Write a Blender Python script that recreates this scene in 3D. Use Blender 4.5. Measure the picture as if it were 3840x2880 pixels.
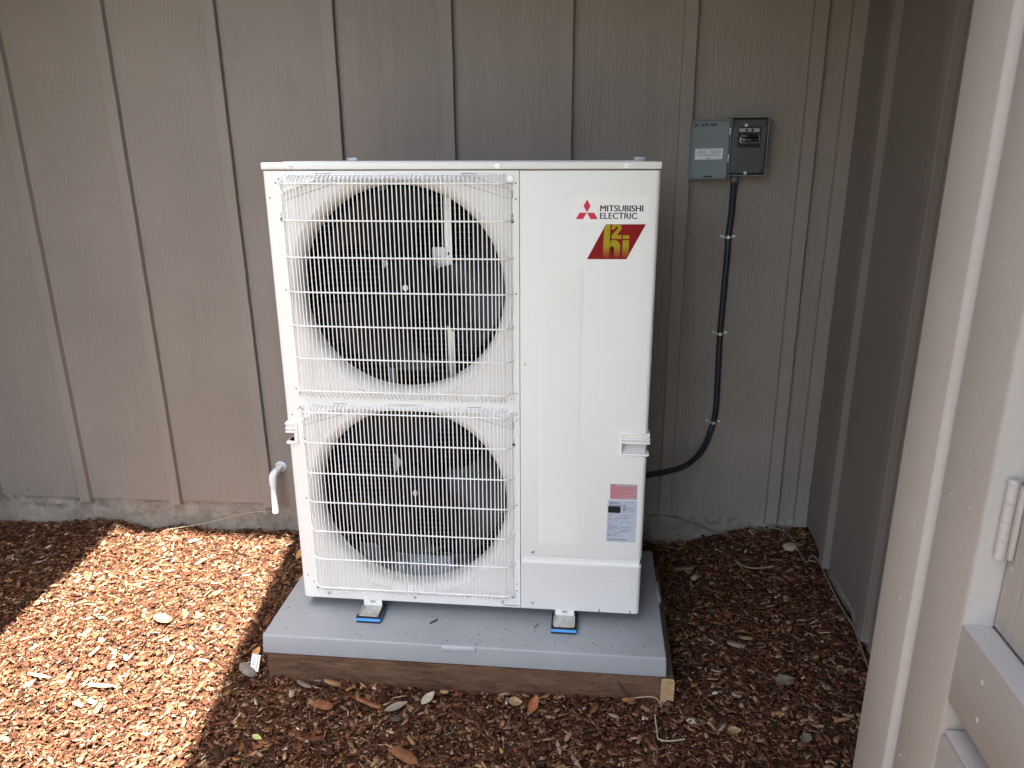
import bpy, bmesh, math, random
import numpy as np
from mathutils import Vector, Matrix

# ------------------------------------------------------------------ camera, light
sc = bpy.context.scene
for o in list(bpy.data.objects):
    bpy.data.objects.remove(o, do_unlink=True)
COL = sc.collection

cd = bpy.data.cameras.new('camera')
cam = bpy.data.objects.new('camera', cd)
COL.objects.link(cam)
_r = (0.99480990, 0.10158044, -0.00588911)
_u = (-0.02544677, 0.30441207, 0.95220048)
_f = (-0.09851766, 0.94710860, -0.30541703)
cam.matrix_world = Matrix(((_r[0], _u[0], -_f[0], 0.882447),
                           (_r[1], _u[1], -_f[1], -2.076137),
                           (_r[2], _u[2], -_f[2], 1.395274),
                           (0, 0, 0, 1)))
cd.sensor_width = 36.0
cd.lens = 27.5045
cd.clip_start = 0.02
cd.clip_end = 500.0
cd.dof.use_dof = True
cd.dof.focus_distance = 2.15
cd.dof.aperture_fstop = 7.2
sc.camera = cam

SUN_TRAVEL = Vector((-0.10, 0.25, -1.0)).normalized()
SUN_EL = math.asin(-SUN_TRAVEL.z)
SUN_AZ = math.atan2(-SUN_TRAVEL.x, -SUN_TRAVEL.y)
world = bpy.data.worlds.new('World')
sc.world = world
world.use_nodes = True
wn = world.node_tree
wn.nodes.clear()
sky = wn.nodes.new('ShaderNodeTexSky')
sky.sky_type = 'NISHITA'
sky.sun_disc = False
sky.sun_elevation = SUN_EL
sky.sun_rotation = SUN_AZ
sky.dust_density = 3.0
sky.air_density = 1.0
hs = wn.nodes.new('ShaderNodeHueSaturation')
hs.inputs['Saturation'].default_value = 0.62
bg = wn.nodes.new('ShaderNodeBackground')
bg.inputs['Strength'].default_value = 0.10
wo = wn.nodes.new('ShaderNodeOutputWorld')
wn.links.new(sky.outputs[0], hs.inputs['Color'])
wn.links.new(hs.outputs[0], bg.inputs[0])
wn.links.new(bg.outputs[0], wo.inputs[0])

sl = bpy.data.lights.new('sun', 'SUN')
sl.energy = 5.0
sl.angle = math.radians(0.9)
sl.color = (1.0, 0.95, 0.87)
sun = bpy.data.objects.new('sun', sl)
COL.objects.link(sun)
sun.location = (3, -2, 6)
sun.rotation_euler = SUN_TRAVEL.to_track_quat('-Z', 'Y').to_euler()

sc.view_settings.view_transform = 'Standard'
sc.view_settings.look = 'None'
sc.view_settings.exposure = 3.3
sc.view_settings.gamma = 1.0
sc.view_settings.use_curve_mapping = False

rng = random.Random(11)
nr = np.random.default_rng(5)
PI = math.pi

# ------------------------------------------------------------------ helpers
def mat(name, color, rough=0.5, metal=0.0, spec=0.5, coat=0.0):
    m = bpy.data.materials.new(name)
    m.use_nodes = True
    b = m.node_tree.nodes['Principled BSDF']
    b.inputs['Base Color'].default_value = (*color, 1)
    b.inputs['Roughness'].default_value = rough
    b.inputs['Metallic'].default_value = metal
    b.inputs['Specular IOR Level'].default_value = spec
    b.inputs['Coat Weight'].default_value = coat
    return m

def nodes_of(m):
    return m.node_tree.nodes, m.node_tree.links, m.node_tree.nodes['Principled BSDF']

def mapped(m, scale, coord='Object', rot=(0, 0, 0)):
    n, l, b = nodes_of(m)
    tc = n.new('ShaderNodeTexCoord')
    mp = n.new('ShaderNodeMapping')
    mp.inputs['Scale'].default_value = scale
    mp.inputs['Rotation'].default_value = rot
    l.new(tc.outputs[coord], mp.inputs[0])
    return mp.outputs[0]

def noise(m, vec, scale, detail=3, rough=0.55, dist=0.0):
    n, l, b = nodes_of(m)
    t = n.new('ShaderNodeTexNoise')
    t.inputs['Scale'].default_value = scale
    t.inputs['Detail'].default_value = detail
    t.inputs['Roughness'].default_value = rough
    t.inputs['Distortion'].default_value = dist
    l.new(vec, t.inputs['Vector'])
    return t.outputs['Fac']

def ramp(m, fac, stops):
    n, l, b = nodes_of(m)
    r = n.new('ShaderNodeValToRGB')
    e = r.color_ramp.elements
    while len(e) < len(stops):
        e.new(0.5)
    for i, (p, c) in enumerate(stops):
        e[i].position = p
        e[i].color = (*c, 1) if len(c) == 3 else c
    l.new(fac, r.inputs[0])
    return r.outputs[0]

def math_node(m, op, a, b_=None):
    n, l, b = nodes_of(m)
    t = n.new('ShaderNodeMath')
    t.operation = op
    for i, v in enumerate((a, b_)):
        if v is None:
            continue
        if isinstance(v, (int, float)):
            t.inputs[i].default_value = v
        else:
            l.new(v, t.inputs[i])
    return t.outputs[0]

def bump(m, height, strength=0.3, dist=0.002, prev=None):
    n, l, b = nodes_of(m)
    t = n.new('ShaderNodeBump')
    t.inputs['Strength'].default_value = strength
    t.inputs['Distance'].default_value = dist
    l.new(height, t.inputs['Height'])
    if prev is not None:
        l.new(prev, t.inputs['Normal'])
    l.new(t.outputs[0], b.inputs['Normal'])
    return t.outputs[0]

def set_col(m, out):
    n, l, b = nodes_of(m)
    l.new(out, b.inputs['Base Color'])

def scaled(c, k):
    return tuple(x * k for x in c)

def vary(m, color, scale=6.0, lo=0.9, hi=1.08, mscale=(1, 1, 1), coord='Object', detail=4):
    v = mapped(m, mscale, coord)
    f = noise(m, v, scale, detail)
    set_col(m, ramp(m, f, [(0.3, scaled(color, lo)), (0.7, scaled(color, hi))]))
    return v

def link(o, parent=None):
    COL.objects.link(o)
    if parent is not None:
        o.parent = parent
    return o

def thing(name, label, cat, loc=(0, 0, 0), group=None):
    o = bpy.data.objects.new(name, None)
    o.empty_display_size = 0.05
    COL.objects.link(o)
    o.location = loc
    tag(o, label, cat, group)
    return o

def tag(o, label=None, cat=None, group=None, kind=None):
    if label: o['label'] = label
    if cat: o['category'] = cat
    if group: o['group'] = group
    if kind: o['kind'] = kind
    return o

def wloc(o):
    v = Vector((0, 0, 0))
    while o is not None:
        v += o.location
        o = o.parent
    return v

def obj(name, bm, material, parent=None, smooth=None, label=None):
    me = bpy.data.meshes.new(name)
    bmesh.ops.recalc_face_normals(bm, faces=bm.faces)
    if parent is not None:          # geometry is given in world space
        bmesh.ops.translate(bm, vec=-wloc(parent), verts=bm.verts)
    bm.to_mesh(me)
    bm.free()
    if material is not None:
        for mm in (material if isinstance(material, (list, tuple)) else [material]):
            me.materials.append(mm)
    if smooth is not None:
        for p in me.polygons:
            p.use_smooth = True
        me.set_sharp_from_angle(angle=math.radians(smooth))
    o = bpy.data.objects.new(name, me)
    link(o, parent)
    if label: o['label'] = label
    return o

def new(): return bmesh.new()

def box(bm, x0, x1, y0, y1, z0, z1, bev=0.0, seg=2, mi=0):
    vs = [bm.verts.new((x, y, z)) for x in (x0, x1) for y in (y0, y1) for z in (z0, z1)]
    fs = []
    for q in ((0, 1, 3, 2), (4, 6, 7, 5), (0, 4, 5, 1), (2, 3, 7, 6), (0, 2, 6, 4), (1, 5, 7, 3)):
        f = bm.faces.new([vs[i] for i in q])
        f.material_index = mi
        fs.append(f)
    if bev > 0:
        es = list({e for f in fs for e in f.edges})
        r = bmesh.ops.bevel(bm, geom=es, offset=bev, segments=seg, profile=0.5, affect='EDGES')
        for f in r['faces']:
            f.material_index = mi
    return vs

def bbox(name, x0, x1, y0, y1, z0, z1, m, parent=None, bev=0.0, seg=2, smooth=40, label=None):
    b = new()
    box(b, x0, x1, y0, y1, z0, z1, bev, seg)
    return obj(name, b, m, parent, smooth if bev > 0 else None, label)

def frame_axes(d):
    d = d.normalized()
    a = Vector((0, 0, 1)) if abs(d.z) < 0.9 else Vector((1, 0, 0))
    u = d.cross(a).normalized()
    v = d.cross(u).normalized()
    return u, v

def tube(bm, pts, r, n=8, cap=True, mi=0):
    pts = [Vector(p) for p in pts]
    rs = r if isinstance(r, (list, tuple)) else [r] * len(pts)
    rings = []
    u = None
    for i, p in enumerate(pts):
        if i == 0: d = pts[1] - p
        elif i == len(pts) - 1: d = p - pts[i - 1]
        else: d = (pts[i + 1] - p).normalized() + (p - pts[i - 1]).normalized()
        d.normalize()
        if u is None:
            u, v = frame_axes(d)
        else:
            u = (u - d * u.dot(d)).normalized()
            v = d.cross(u).normalized()
        k = 1.0
        if 0 < i < len(pts) - 1:
            c = (pts[i + 1] - p).normalized().dot((p - pts[i - 1]).normalized())
            k = 1.0 / max(0.6, math.sqrt(max(0.0, (1 + c) / 2)))
        rings.append([bm.verts.new(p + (u * math.cos(2 * PI * j / n) + v * math.sin(2 * PI * j / n)) * rs[i]) for j in range(n)])
    for a, b in zip(rings, rings[1:]):
        for j in range(n):
            f = bm.faces.new((a[j], a[(j + 1) % n], b[(j + 1) % n], b[j]))
            f.material_index = mi
    if cap:
        bm.faces.new(rings[0][::-1]).material_index = mi
        bm.faces.new(rings[-1]).material_index = mi
    return rings

def cyl(bm, c, axis, r0, h, n=16, r1=None, mi=0):
    c = Vector(c); axis = Vector(axis).normalized()
    return tube(bm, [c, c + axis * h], [r0, r0 if r1 is None else r1], n, True, mi)

def lathe(bm, c, prof, axis='Y', n=32, cap=False):
    """prof: (radius, offset along axis)"""
    c = Vector(c)
    rings = []
    for r, h in prof:
        ring = []
        for j in range(n):
            a = 2 * PI * j / n
            if axis == 'Y': ring.append(bm.verts.new(c + Vector((r * math.cos(a), h, r * math.sin(a)))))
            elif axis == 'Z': ring.append(bm.verts.new(c + Vector((r * math.cos(a), r * math.sin(a), h))))
            else: ring.append(bm.verts.new(c + Vector((h, r * math.cos(a), r * math.sin(a)))))
        rings.append(ring)
    for a, b in zip(rings, rings[1:]):
        for j in range(n):
            bm.faces.new((a[j], a[(j + 1) % n], b[(j + 1) % n], b[j]))
    if cap:
        bm.faces.new(rings[-1])
    return rings

def prism_xz(bm, poly, y0, y1, mi=0):
    """polygon in x,z extruded from y0 to y1"""
    a = [bm.verts.new((x, y0, z)) for x, z in poly]
    b = [bm.verts.new((x, y1, z)) for x, z in poly]
    bm.faces.new(a).material_index = mi
    bm.faces.new(b[::-1]).material_index = mi
    n = len(poly)
    for i in range(n):
        bm.faces.new((a[i], b[i], b[(i + 1) % n], a[(i + 1) % n])).material_index = mi

def prism_xy(bm, poly, z0, z1):
    a = [bm.verts.new((x, y, z0)) for x, y in poly]
    b = [bm.verts.new((x, y, z1)) for x, y in poly]
    bm.faces.new(a[::-1]); bm.faces.new(b)
    n = len(poly)
    for i in range(n):
        bm.faces.new((a[i], a[(i + 1) % n], b[(i + 1) % n], b[i]))

def text(name, body, x0, x1, z0, z1, y, m, parent, bold=0.0, thick=0.0002, flipx=False, flipz=False):
    cu = bpy.data.curves.new(name, 'FONT')
    cu.body = body
    cu.size = 1.0
    cu.resolution_u = 3
    to = bpy.data.objects.new(name, cu)
    COL.objects.link(to)
    dg = bpy.context.evaluated_depsgraph_get()
    me = bpy.data.meshes.new_from_object(to.evaluated_get(dg))
    bpy.data.objects.remove(to, do_unlink=True)
    bpy.data.curves.remove(cu)
    bm = new()
    bm.from_mesh(me)
    bpy.data.meshes.remove(me)
    xs = [v.co.x for v in bm.verts]; ys = [v.co.y for v in bm.verts]
    ax, bx_, ay, by = min(xs), max(xs), min(ys), max(ys)
    for v in bm.verts:
        tx = (v.co.x - ax) / (bx_ - ax); tz = (v.co.y - ay) / (by - ay)
        if flipx: tx = 1 - tx
        if flipz: tz = 1 - tz
        v.co = Vector((x0 + tx * (x1 - x0), y, z0 + tz * (z1 - z0)))
    if bold > 0:
        src_faces = list(bm.faces)
        for k in (1, 2):
            r = bmesh.ops.duplicate(bm, geom=src_faces)
            nvs = [g for g in r['geom'] if isinstance(g, bmesh.types.BMVert)]
            bmesh.ops.translate(bm, vec=((x1 - x0) * bold * k, -0.00004 * k, (z1 - z0) * bold * 2 * (k - 1.5)), verts=nvs)
    if thick > 0 and bold == 0:
        r = bmesh.ops.extrude_face_region(bm, geom=list(bm.faces))
        bmesh.ops.translate(bm, vec=(0, thick, 0), verts=[g for g in r['geom'] if isinstance(g, bmesh.types.BMVert)])
    return obj(name, bm, m, parent)

def hexscrew(parent, x, z, y=0.0, r=0.0042, name='screw', ax=(0, -1, 0)):
    b = new()
    c = Vector((x, y, z)); a = Vector(ax)
    cyl(b, c, a, r * 1.45, 0.0013, 14)
    cyl(b, c + a * 0.0012, a, r * 0.95, 0.0035, 6)
    cyl(b, c + a * 0.0046, a, r * 0.4, 0.0003, 6, mi=1)
    return obj(name, b, [M['zinc'], M['dark_hole']], parent, 30)

# value noise for numpy / python
_perm = np.random.default_rng(3).random((64, 64))
def vnoise(x, y):
    x = np.asarray(x, float); y = np.asarray(y, float)
    xi = np.floor(x).astype(int); yi = np.floor(y).astype(int)
    fx = x - xi; fy = y - yi
    fx = fx * fx * (3 - 2 * fx); fy = fy * fy * (3 - 2 * fy)
    g = lambda i, j: _perm[i % 64, j % 64]
    return (g(xi, yi) * (1 - fx) + g(xi + 1, yi) * fx) * (1 - fy) + (g(xi, yi + 1) * (1 - fx) + g(xi + 1, yi + 1) * fx) * fy
def sstep(a, b, x):
    t = np.clip((np.asarray(x, float) - a) / (b - a), 0, 1)
    return t * t * (3 - 2 * t)

def ground_z(x, y):
    z = -0.205 + 0 * np.asarray(x, float)
    z = z - 0.028 * (1 - sstep(-1.75, -1.1, x))
    z = z + 0.090 * sstep(1.10, 1.72, x) * sstep(-0.9, 0.2, y)
    z = z + 0.035 * sstep(0.45, 0.72, y) * sstep(0.75, 1.1, x)
    z = z + 0.022 * (vnoise(np.asarray(x) * 5 + 7, np.asarray(y) * 5 + 3) - 0.5)
    z = z + 0.030 * (vnoise(np.asarray(x) * 7.3 + 17, np.asarray(y) * 0 + 3) - 0.35) * sstep(0.55, 0.73, y)
    return z

# ------------------------------------------------------------------ materials
M = {}
PAINT = (0.250, 0.219, 0.191)

def siding_mat(name, grain=True, color=PAINT):
    m = mat(name, color, 0.55, spec=0.35)
    n, l, b = nodes_of(m)
    v = mapped(m, (1, 1, 1))
    big = noise(m, v, 2.2, 3)
    fine = noise(m, v, 120, 2)
    f = math_node(m, 'ADD', math_node(m, 'MULTIPLY', big, 0.7), math_node(m, 'MULTIPLY', fine, 0.3))
    set_col(m, ramp(m, f, [(0.3, scaled(color, 0.88)), (0.7, scaled(color, 1.09))]))
    if grain:
        oi = n.new('ShaderNodeObjectInfo')
        vm = n.new('ShaderNodeVectorMath'); vm.operation = 'ADD'
        cb = n.new('ShaderNodeCombineXYZ')
        l.new(math_node(m, 'MULTIPLY', oi.outputs['Random'], 37.0), cb.inputs[0])
        l.new(math_node(m, 'MULTIPLY', oi.outputs['Random'], 11.0), cb.inputs[2])
        tc = n.new('ShaderNodeTexCoord')
        l.new(tc.outputs['Object'], vm.inputs[0]); l.new(cb.outputs[0], vm.inputs[1])
        mp = n.new('ShaderNodeMapping'); mp.inputs['Scale'].default_value = (1, 1, 0.045)
        l.new(vm.outputs[0], mp.inputs[0])
        mp2 = n.new('ShaderNodeMapping'); mp2.inputs['Scale'].default_value = (1, 1, 0.16)
        l.new(vm.outputs[0], mp2.inputs[0])
        wob = noise(m, mp2.outputs[0], 5.5, 3, 0.6)
        # grain rings: value changes quickly across the board, slowly along it
        sx = n.new('ShaderNodeSeparateXYZ'); l.new(vm.outputs[0], sx.inputs[0])
        across = math_node(m, 'ADD', sx.outputs[0], sx.outputs[1])
        ph = math_node(m, 'ADD', math_node(m, 'MULTIPLY', across, 880.0), math_node(m, 'MULTIPLY', wob, 110.0))
        ring = math_node(m, 'SINE', ph)
        str_ = noise(m, mp.outputs[0], 70, 4, 0.65)
        zone = noise(m, mp2.outputs[0], 9, 2)
        amp = ramp(m, zone, [(0.36, (0.15, 0.15, 0.15)), (0.62, (1, 1, 1))])
        ridge = math_node(m, 'MULTIPLY', ring, amp)
        h = math_node(m, 'ADD', math_node(m, 'MULTIPLY', ridge, 0.34), math_node(m, 'MULTIPLY', str_, 1.3))
        bump(m, h, 0.55, 0.0020)
    else:
        bump(m, noise(m, v, 260, 3), 0.12, 0.001)
    return m

M['siding'] = siding_mat('siding_paint')
M['shaded_siding'] = siding_mat('shaded_siding_paint', True, scaled(PAINT, 0.74))  # same wall paint, darkened to carry the side wall's shade
M['shaded_trim'] = siding_mat('shaded_trim_paint', False, scaled(PAINT, 0.80))  # side battens darkened likewise, shade put into the colour
M['trim'] = siding_mat('trim_paint', False, scaled(PAINT, 1.02))
M['closet'] = siding_mat('lit_closet_paint', False, scaled(PAINT, 1.36))  # house paint lightened: stronger light on the closet put into its colour
M['lit_closet_panel'] = siding_mat('lit_closet_panel_paint', True, scaled(PAINT, 1.30))  # door panel lightened for the same light
M['lit_reveal'] = siding_mat('lit_reveal_paint', False, (0.43, 0.40, 0.38))  # lighter tone carries the sky light falling on these faces
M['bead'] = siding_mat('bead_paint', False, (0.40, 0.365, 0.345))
M['soffit'] = siding_mat('soffit_paint', False, scaled(PAINT, 0.8))

WHITE = (0.80, 0.795, 0.765)
m = mat('white_enamel', WHITE, 0.42, spec=0.40)
v = vary(m, WHITE, 3.0, 0.965, 1.01)
bump(m, noise(m, v, 420, 2), 0.03, 0.0006)
M['white'] = m
m = mat('white_powder_coat', (0.86, 0.855, 0.835), 0.38); vary(m, (0.86, 0.855, 0.835), 30, 0.97, 1.0); M['wire'] = m
m = mat('ivory_plastic', (0.76, 0.75, 0.715), 0.32); vary(m, (0.76, 0.75, 0.715), 8, 0.97, 1.02); M['mouth'] = m
m = mat('dark_hole', (0.008, 0.008, 0.009), 0.8); vary(m, (0.008, 0.008, 0.009), 20); M['dark_hole'] = m
m = mat('fan_plastic', (0.006, 0.006, 0.007), 0.30, spec=0.26); vary(m, (0.009, 0.009, 0.010), 25, 0.8, 1.2); M['fan'] = m
m = mat('motor_black', (0.005, 0.005, 0.005), 0.6, spec=0.12); vary(m, (0.006, 0.006, 0.006), 30, 0.7, 1.2); M['motor'] = m
m = mat('coil_fins', (0.005, 0.005, 0.005), 0.8, spec=0.15)
v = mapped(m, (1, 1, 1)); w = noise(m, mapped(m, (1, 1, 0.02)), 500, 2)
set_col(m, ramp(m, w, [(0.4, (0.003, 0.003, 0.003)), (0.6, (0.0035, 0.0035, 0.0038))])); M['coil'] = m
m = mat('coil_rod', (0.07, 0.072, 0.075), 0.4, 0.2); vary(m, (0.07, 0.072, 0.075), 40, 0.7, 1.2); M['rod'] = m
def metal(name, c, r, sc_=60):
    m = mat(name, c, r, 1.0)
    v = mapped(m, (1, 1, 1))
    f = noise(m, v, sc_, 3)
    set_col(m, ramp(m, f, [(0.3, scaled(c, 0.82)), (0.7, scaled(c, 1.08))]))
    n, l, b = nodes_of(m)
    l.new(ramp(m, f, [(0.3, (r * .8,) * 3), (0.7, (min(1, r * 1.3),) * 3)]), b.inputs['Roughness'])
    return m
M['zinc'] = metal('zinc_plate', (0.70, 0.72, 0.74), 0.34)
nodes_of(M['zinc'])[2].inputs['Metallic'].default_value = 0.75
M['galv'] = metal('galvanised_steel', (0.66, 0.69, 0.71), 0.42, 25)
M['foot'] = metal('foot_steel', (0.64, 0.63, 0.59), 0.34, 40)
m = mat('galv_dull', (0.42, 0.46, 0.48), 0.5, 0.3); vary(m, (0.42, 0.46, 0.48), 18, 0.85, 1.1); M['galv_dull'] = m
m = mat('black_rubber', (0.012, 0.012, 0.014), 0.7); vary(m, (0.012, 0.012, 0.014), 60, 0.7, 1.3); M['rubber'] = m
m = mat('blue_foam', (0.09, 0.36, 0.80), 0.7); v = vary(m, (0.09, 0.36, 0.80), 80, 0.88, 1.1); bump(m, noise(m, v, 500, 2), 0.2, 0.0006); M['foam'] = m

PADC = (0.325, 0.337, 0.350)
m = mat('grey_pad_plastic', PADC, 0.48, spec=0.4)
n, l, b = nodes_of(m)
v = mapped(m, (1, 1, 1))
f1 = noise(m, v, 4.0, 5, 0.65); f2 = noise(m, v, 90, 3)
dirt = noise(m, mapped(m, (1, 1, 1)), 14, 5, 0.7)
cA = ramp(m, math_node(m, 'ADD', math_node(m, 'MULTIPLY', f1, 0.75), math_node(m, 'MULTIPLY', f2, 0.25)),
          [(0.3, scaled(PADC, 0.90)), (0.7, scaled(PADC, 1.07))])
mx = n.new('ShaderNodeMix'); mx.data_type = 'RGBA'
l.new(ramp(m, dirt, [(0.58, (0, 0, 0)), (0.78, (0.5, 0.5, 0.5))]), mx.inputs[0])
l.new(cA, mx.inputs[6]); mx.inputs[7].default_value = (0.34, 0.33, 0.30, 1)
set_col(m, mx.outputs[2])
bump(m, f2, 0.12, 0.0012)
M['pad'] = m
m = mat('pad_tab', (0.45, 0.48, 0.53), 0.5); vary(m, (0.45, 0.48, 0.53), 90, 0.9, 1.1); M['tab'] = m

def timber(name, dark, light, ms):
    m = mat(name, light, 0.75, spec=0.25)
    v = mapped(m, ms)
    g = noise(m, v, 26, 5, 0.7, 0.4)
    blot = noise(m, mapped(m, (1, 1, 1)), 5, 3)
    f = math_node(m, 'ADD', math_node(m, 'MULTIPLY', g, 0.75), math_node(m, 'MULTIPLY', blot, 0.25))
    mid = tuple((a + b_) / 2 for a, b_ in zip(dark, light))
    set_col(m, ramp(m, f, [(0.32, dark), (0.48, mid), (0.66, light)]))
    # incised dashes
    d = noise(m, mapped(m, (ms[0] * 130, 130 * ms[1], 330)), 1.0, 1)
    cut = ramp(m, d, [(0.62, (0, 0, 0)), (0.68, (1, 1, 1))])
    n, l, b = nodes_of(m)
    mx = n.new('ShaderNodeMix'); mx.data_type = 'RGBA'
    l.new(math_node(m, 'MULTIPLY', cut, 0.55), mx.inputs[0])
    src = b.inputs['Base Color'].links[0].from_socket
    l.new(src, mx.inputs[6]); mx.inputs[7].default_value = (*scaled(dark, .55), 1)
    set_col(m, mx.outputs[2])
    bump(m, math_node(m, 'SUBTRACT', g, cut), 0.6, 0.003)
    return m
M['timber_x'] = timber('weathered_timber', (0.050, 0.025, 0.015), (0.170, 0.094, 0.056), (0.28, 1, 1.6))
M['timber_y'] = timber('weathered_timber_side', (0.060, 0.050, 0.035), (0.16, 0.125, 0.085), (1, 0.28, 1.6))
m = mat('end_grain', (0.50, 0.33, 0.17), 0.7)
n, l, b = nodes_of(m)
v = mapped(m, (1, 1, 1), rot=(0, math.radians(38), 0))
wv = n.new('ShaderNodeTexWave'); wv.inputs['Scale'].default_value = 42; wv.inputs['Distortion'].default_value = 2.5
l.new(v, wv.inputs['Vector'])
nb = noise(m, mapped(m, (1, 1, 1)), 45, 3)
f = math_node(m, 'ADD', math_node(m, 'MULTIPLY', wv.outputs['Fac'], 0.35), math_node(m, 'MULTIPLY', nb, 0.65))
set_col(m, ramp(m, f, [(0.25, (0.26, 0.12, 0.05)), (0.5, (0.42, 0.265, 0.13)), (0.75, (0.54, 0.38, 0.22))]))
M['endgrain'] = m

m = mat('rough_concrete', (0.30, 0.28, 0.25), 0.85, spec=0.2)
v = mapped(m, (1, 1, 1))
f1 = noise(m, v, 9, 6, 0.7); f2 = noise(m, v, 60, 5, 0.7)
f = math_node(m, 'ADD', math_node(m, 'MULTIPLY', f1, 0.6), math_node(m, 'MULTIPLY', f2, 0.4))
set_col(m, ramp(m, f, [(0.30, (0.115, 0.10, 0.085)), (0.5, (0.25, 0.222, 0.187)), (0.62, (0.32, 0.285, 0.243)), (0.76, (0.47, 0.44, 0.40))]))
bump(m, f, 0.7, 0.006)
M['concrete'] = m

m = mat('conduit_jacket', (0.018, 0.022, 0.031), 0.40, spec=0.4)
n, l, b = nodes_of(m)
v = vary(m, (0.020, 0.024, 0.033), 40, 0.8, 1.2)
M['conduit'] = m
m = mat('grey_fitting', (0.13, 0.13, 0.135), 0.5); vary(m, (0.13, 0.13, 0.135), 60); M['fitting'] = m
m = mat('box_grey_paint', (0.170, 0.212, 0.224), 0.42); v = vary(m, (0.170, 0.212, 0.224), 5, 0.93, 1.06); M['boxgrey'] = m
m = mat('box_dark_plastic', (0.058, 0.066, 0.073), 0.5); vary(m, (0.058, 0.066, 0.073), 12, 0.9, 1.1); M['boxdark'] = m
m = mat('box_black', (0.010, 0.011, 0.013), 0.45); vary(m, (0.010, 0.011, 0.013), 20); M['boxblack'] = m
m = mat('handle_black', (0.02, 0.02, 0.024), 0.22); vary(m, (0.02, 0.02, 0.024), 20); M['handleblack'] = m
m = mat('red_cap', (0.10, 0.012, 0.012), 0.4); vary(m, (0.10, 0.012, 0.012), 60); M['redcap'] = m
m = mat('paper_white', (0.70, 0.72, 0.76), 0.5); vary(m, (0.70, 0.72, 0.76), 20, 0.97, 1.02); M['paper'] = m
m = mat('sticker_white', (0.81, 0.81, 0.805), 0.25); vary(m, (0.81, 0.81, 0.805), 9, 0.99, 1.01); M['sticker'] = m
m = mat('ink_black', (0.02, 0.02, 0.028), 0.5, spec=0.12); vary(m, (0.02, 0.02, 0.028), 40); M['ink'] = m
m = mat('ink_grey', (0.17, 0.18, 0.22), 0.5); vary(m, (0.17, 0.18, 0.22), 40); M['inkgrey'] = m
m = mat('logo_red', (0.62, 0.045, 0.085), 0.5, spec=0.12); vary(m, (0.62, 0.045, 0.085), 12, 0.97, 1.02); M['logored'] = m
m = mat('sticker_red', (0.235, 0.007, 0.009), 0.5, spec=0.12); vary(m, (0.235, 0.007, 0.009), 10, 0.95, 1.04); M['stickred'] = m
m = mat('sticker_gold', (0.40, 0.33, 0.02), 0.5, spec=0.12)
n, l, b = nodes_of(m)
tc = n.new('ShaderNodeTexCoord'); sx = n.new('ShaderNodeSeparateXYZ'); l.new(tc.outputs['Generated'], sx.inputs[0])
set_col(m, ramp(m, sx.outputs[2], [(0.02, (0.26, 0.02, 0.012)), (0.22, (0.33, 0.15, 0.02)), (0.38, (0.36, 0.295, 0.014)), (1.0, (0.38, 0.30, 0.014))]))
M['gold'] = m
m = mat('label_silver', (0.46, 0.50, 0.58), 0.4); vary(m, (0.46, 0.50, 0.58), 15, 0.96, 1.03); M['silver'] = m
m = mat('label_grey', (0.33, 0.34, 0.37), 0.45); vary(m, (0.33, 0.34, 0.37), 20, 0.95, 1.05); M['labelgrey'] = m
m = mat('ink_red', (0.62, 0.12, 0.13), 0.5); vary(m, (0.62, 0.12, 0.13), 30); M['inkred'] = m
m = mat('pvc', (0.80, 0.82, 0.815), 0.5); vary(m, (0.80, 0.82, 0.815), 25, 0.93, 1.03); M['pvc'] = m
m = mat('caulk', (0.55, 0.60, 0.64), 0.4); vary(m, (0.55, 0.60, 0.64), 60, 0.9, 1.05); M['caulk'] = m
m = mat('grey_cable', (0.16, 0.15, 0.14), 0.5); vary(m, (0.16, 0.15, 0.14), 60, 0.8, 1.2); M['cable'] = m
m = mat('yellow_print', (0.66, 0.56, 0.20), 0.5); vary(m, (0.66, 0.56, 0.20), 60); M['yellow'] = m

m = mat('soil', (0.06, 0.032, 0.02), 0.95, spec=0.1)
v = mapped(m, (1, 1, 1))
f = math_node(m, 'ADD', math_node(m, 'MULTIPLY', noise(m, v, 70, 5, 0.7), 0.7), math_node(m, 'MULTIPLY', noise(m, v, 6, 3), 0.3))
set_col(m, ramp(m, f, [(0.3, (0.022, 0.011, 0.007)), (0.55, (0.085, 0.042, 0.024)), (0.75, (0.16, 0.09, 0.05))]))
bump(m, f, 0.9, 0.02)
M['soil'] = m
def chip_mat(name):
    m = mat(name, (0.1, 0.05, 0.03), 0.72, spec=0.22)
    n, l, b = nodes_of(m)
    at = n.new('ShaderNodeAttribute'); at.attribute_name = 'tint'
    v = mapped(m, (1, 1, 1))
    f = noise(m, v, 230, 3, 0.65)
    mx = n.new('ShaderNodeMix'); mx.data_type = 'RGBA'; mx.blend_type = 'MULTIPLY'; mx.inputs[0].default_value = 1.0
    l.new(at.outputs['Color'], mx.inputs[6])
    l.new(ramp(m, f, [(0.28, (0.62, 0.58, 0.55)), (0.72, (1.25, 1.25, 1.25))]), mx.inputs[7])
    set_col(m, mx.outputs[2])
    bump(m, f, 0.35, 0.002)
    return m
M['chips'] = chip_mat('bark_chips')
def litter(name, c, ms=(1, 1, 1), sc_=60, lo=0.65, hi=1.2, rough=0.7):
    m = mat(name, c, rough, spec=0.25)
    v = vary(m, c, sc_, lo, hi, ms)
    bump(m, noise(m, v, sc_ * 2, 3), 0.4, 0.002)
    return m
M['bark_red'] = litter('bark_red', (0.215, 0.088, 0.042), (1, 0.2, 1), 120)
M['bark_tan'] = litter('bark_tan', (0.30, 0.175, 0.085), (0.15, 1, 1), 160)
M['bark_grey'] = litter('bark_grey', (0.16, 0.135, 0.11))
M['slate'] = litter('slate', (0.085, 0.078, 0.074))
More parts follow.
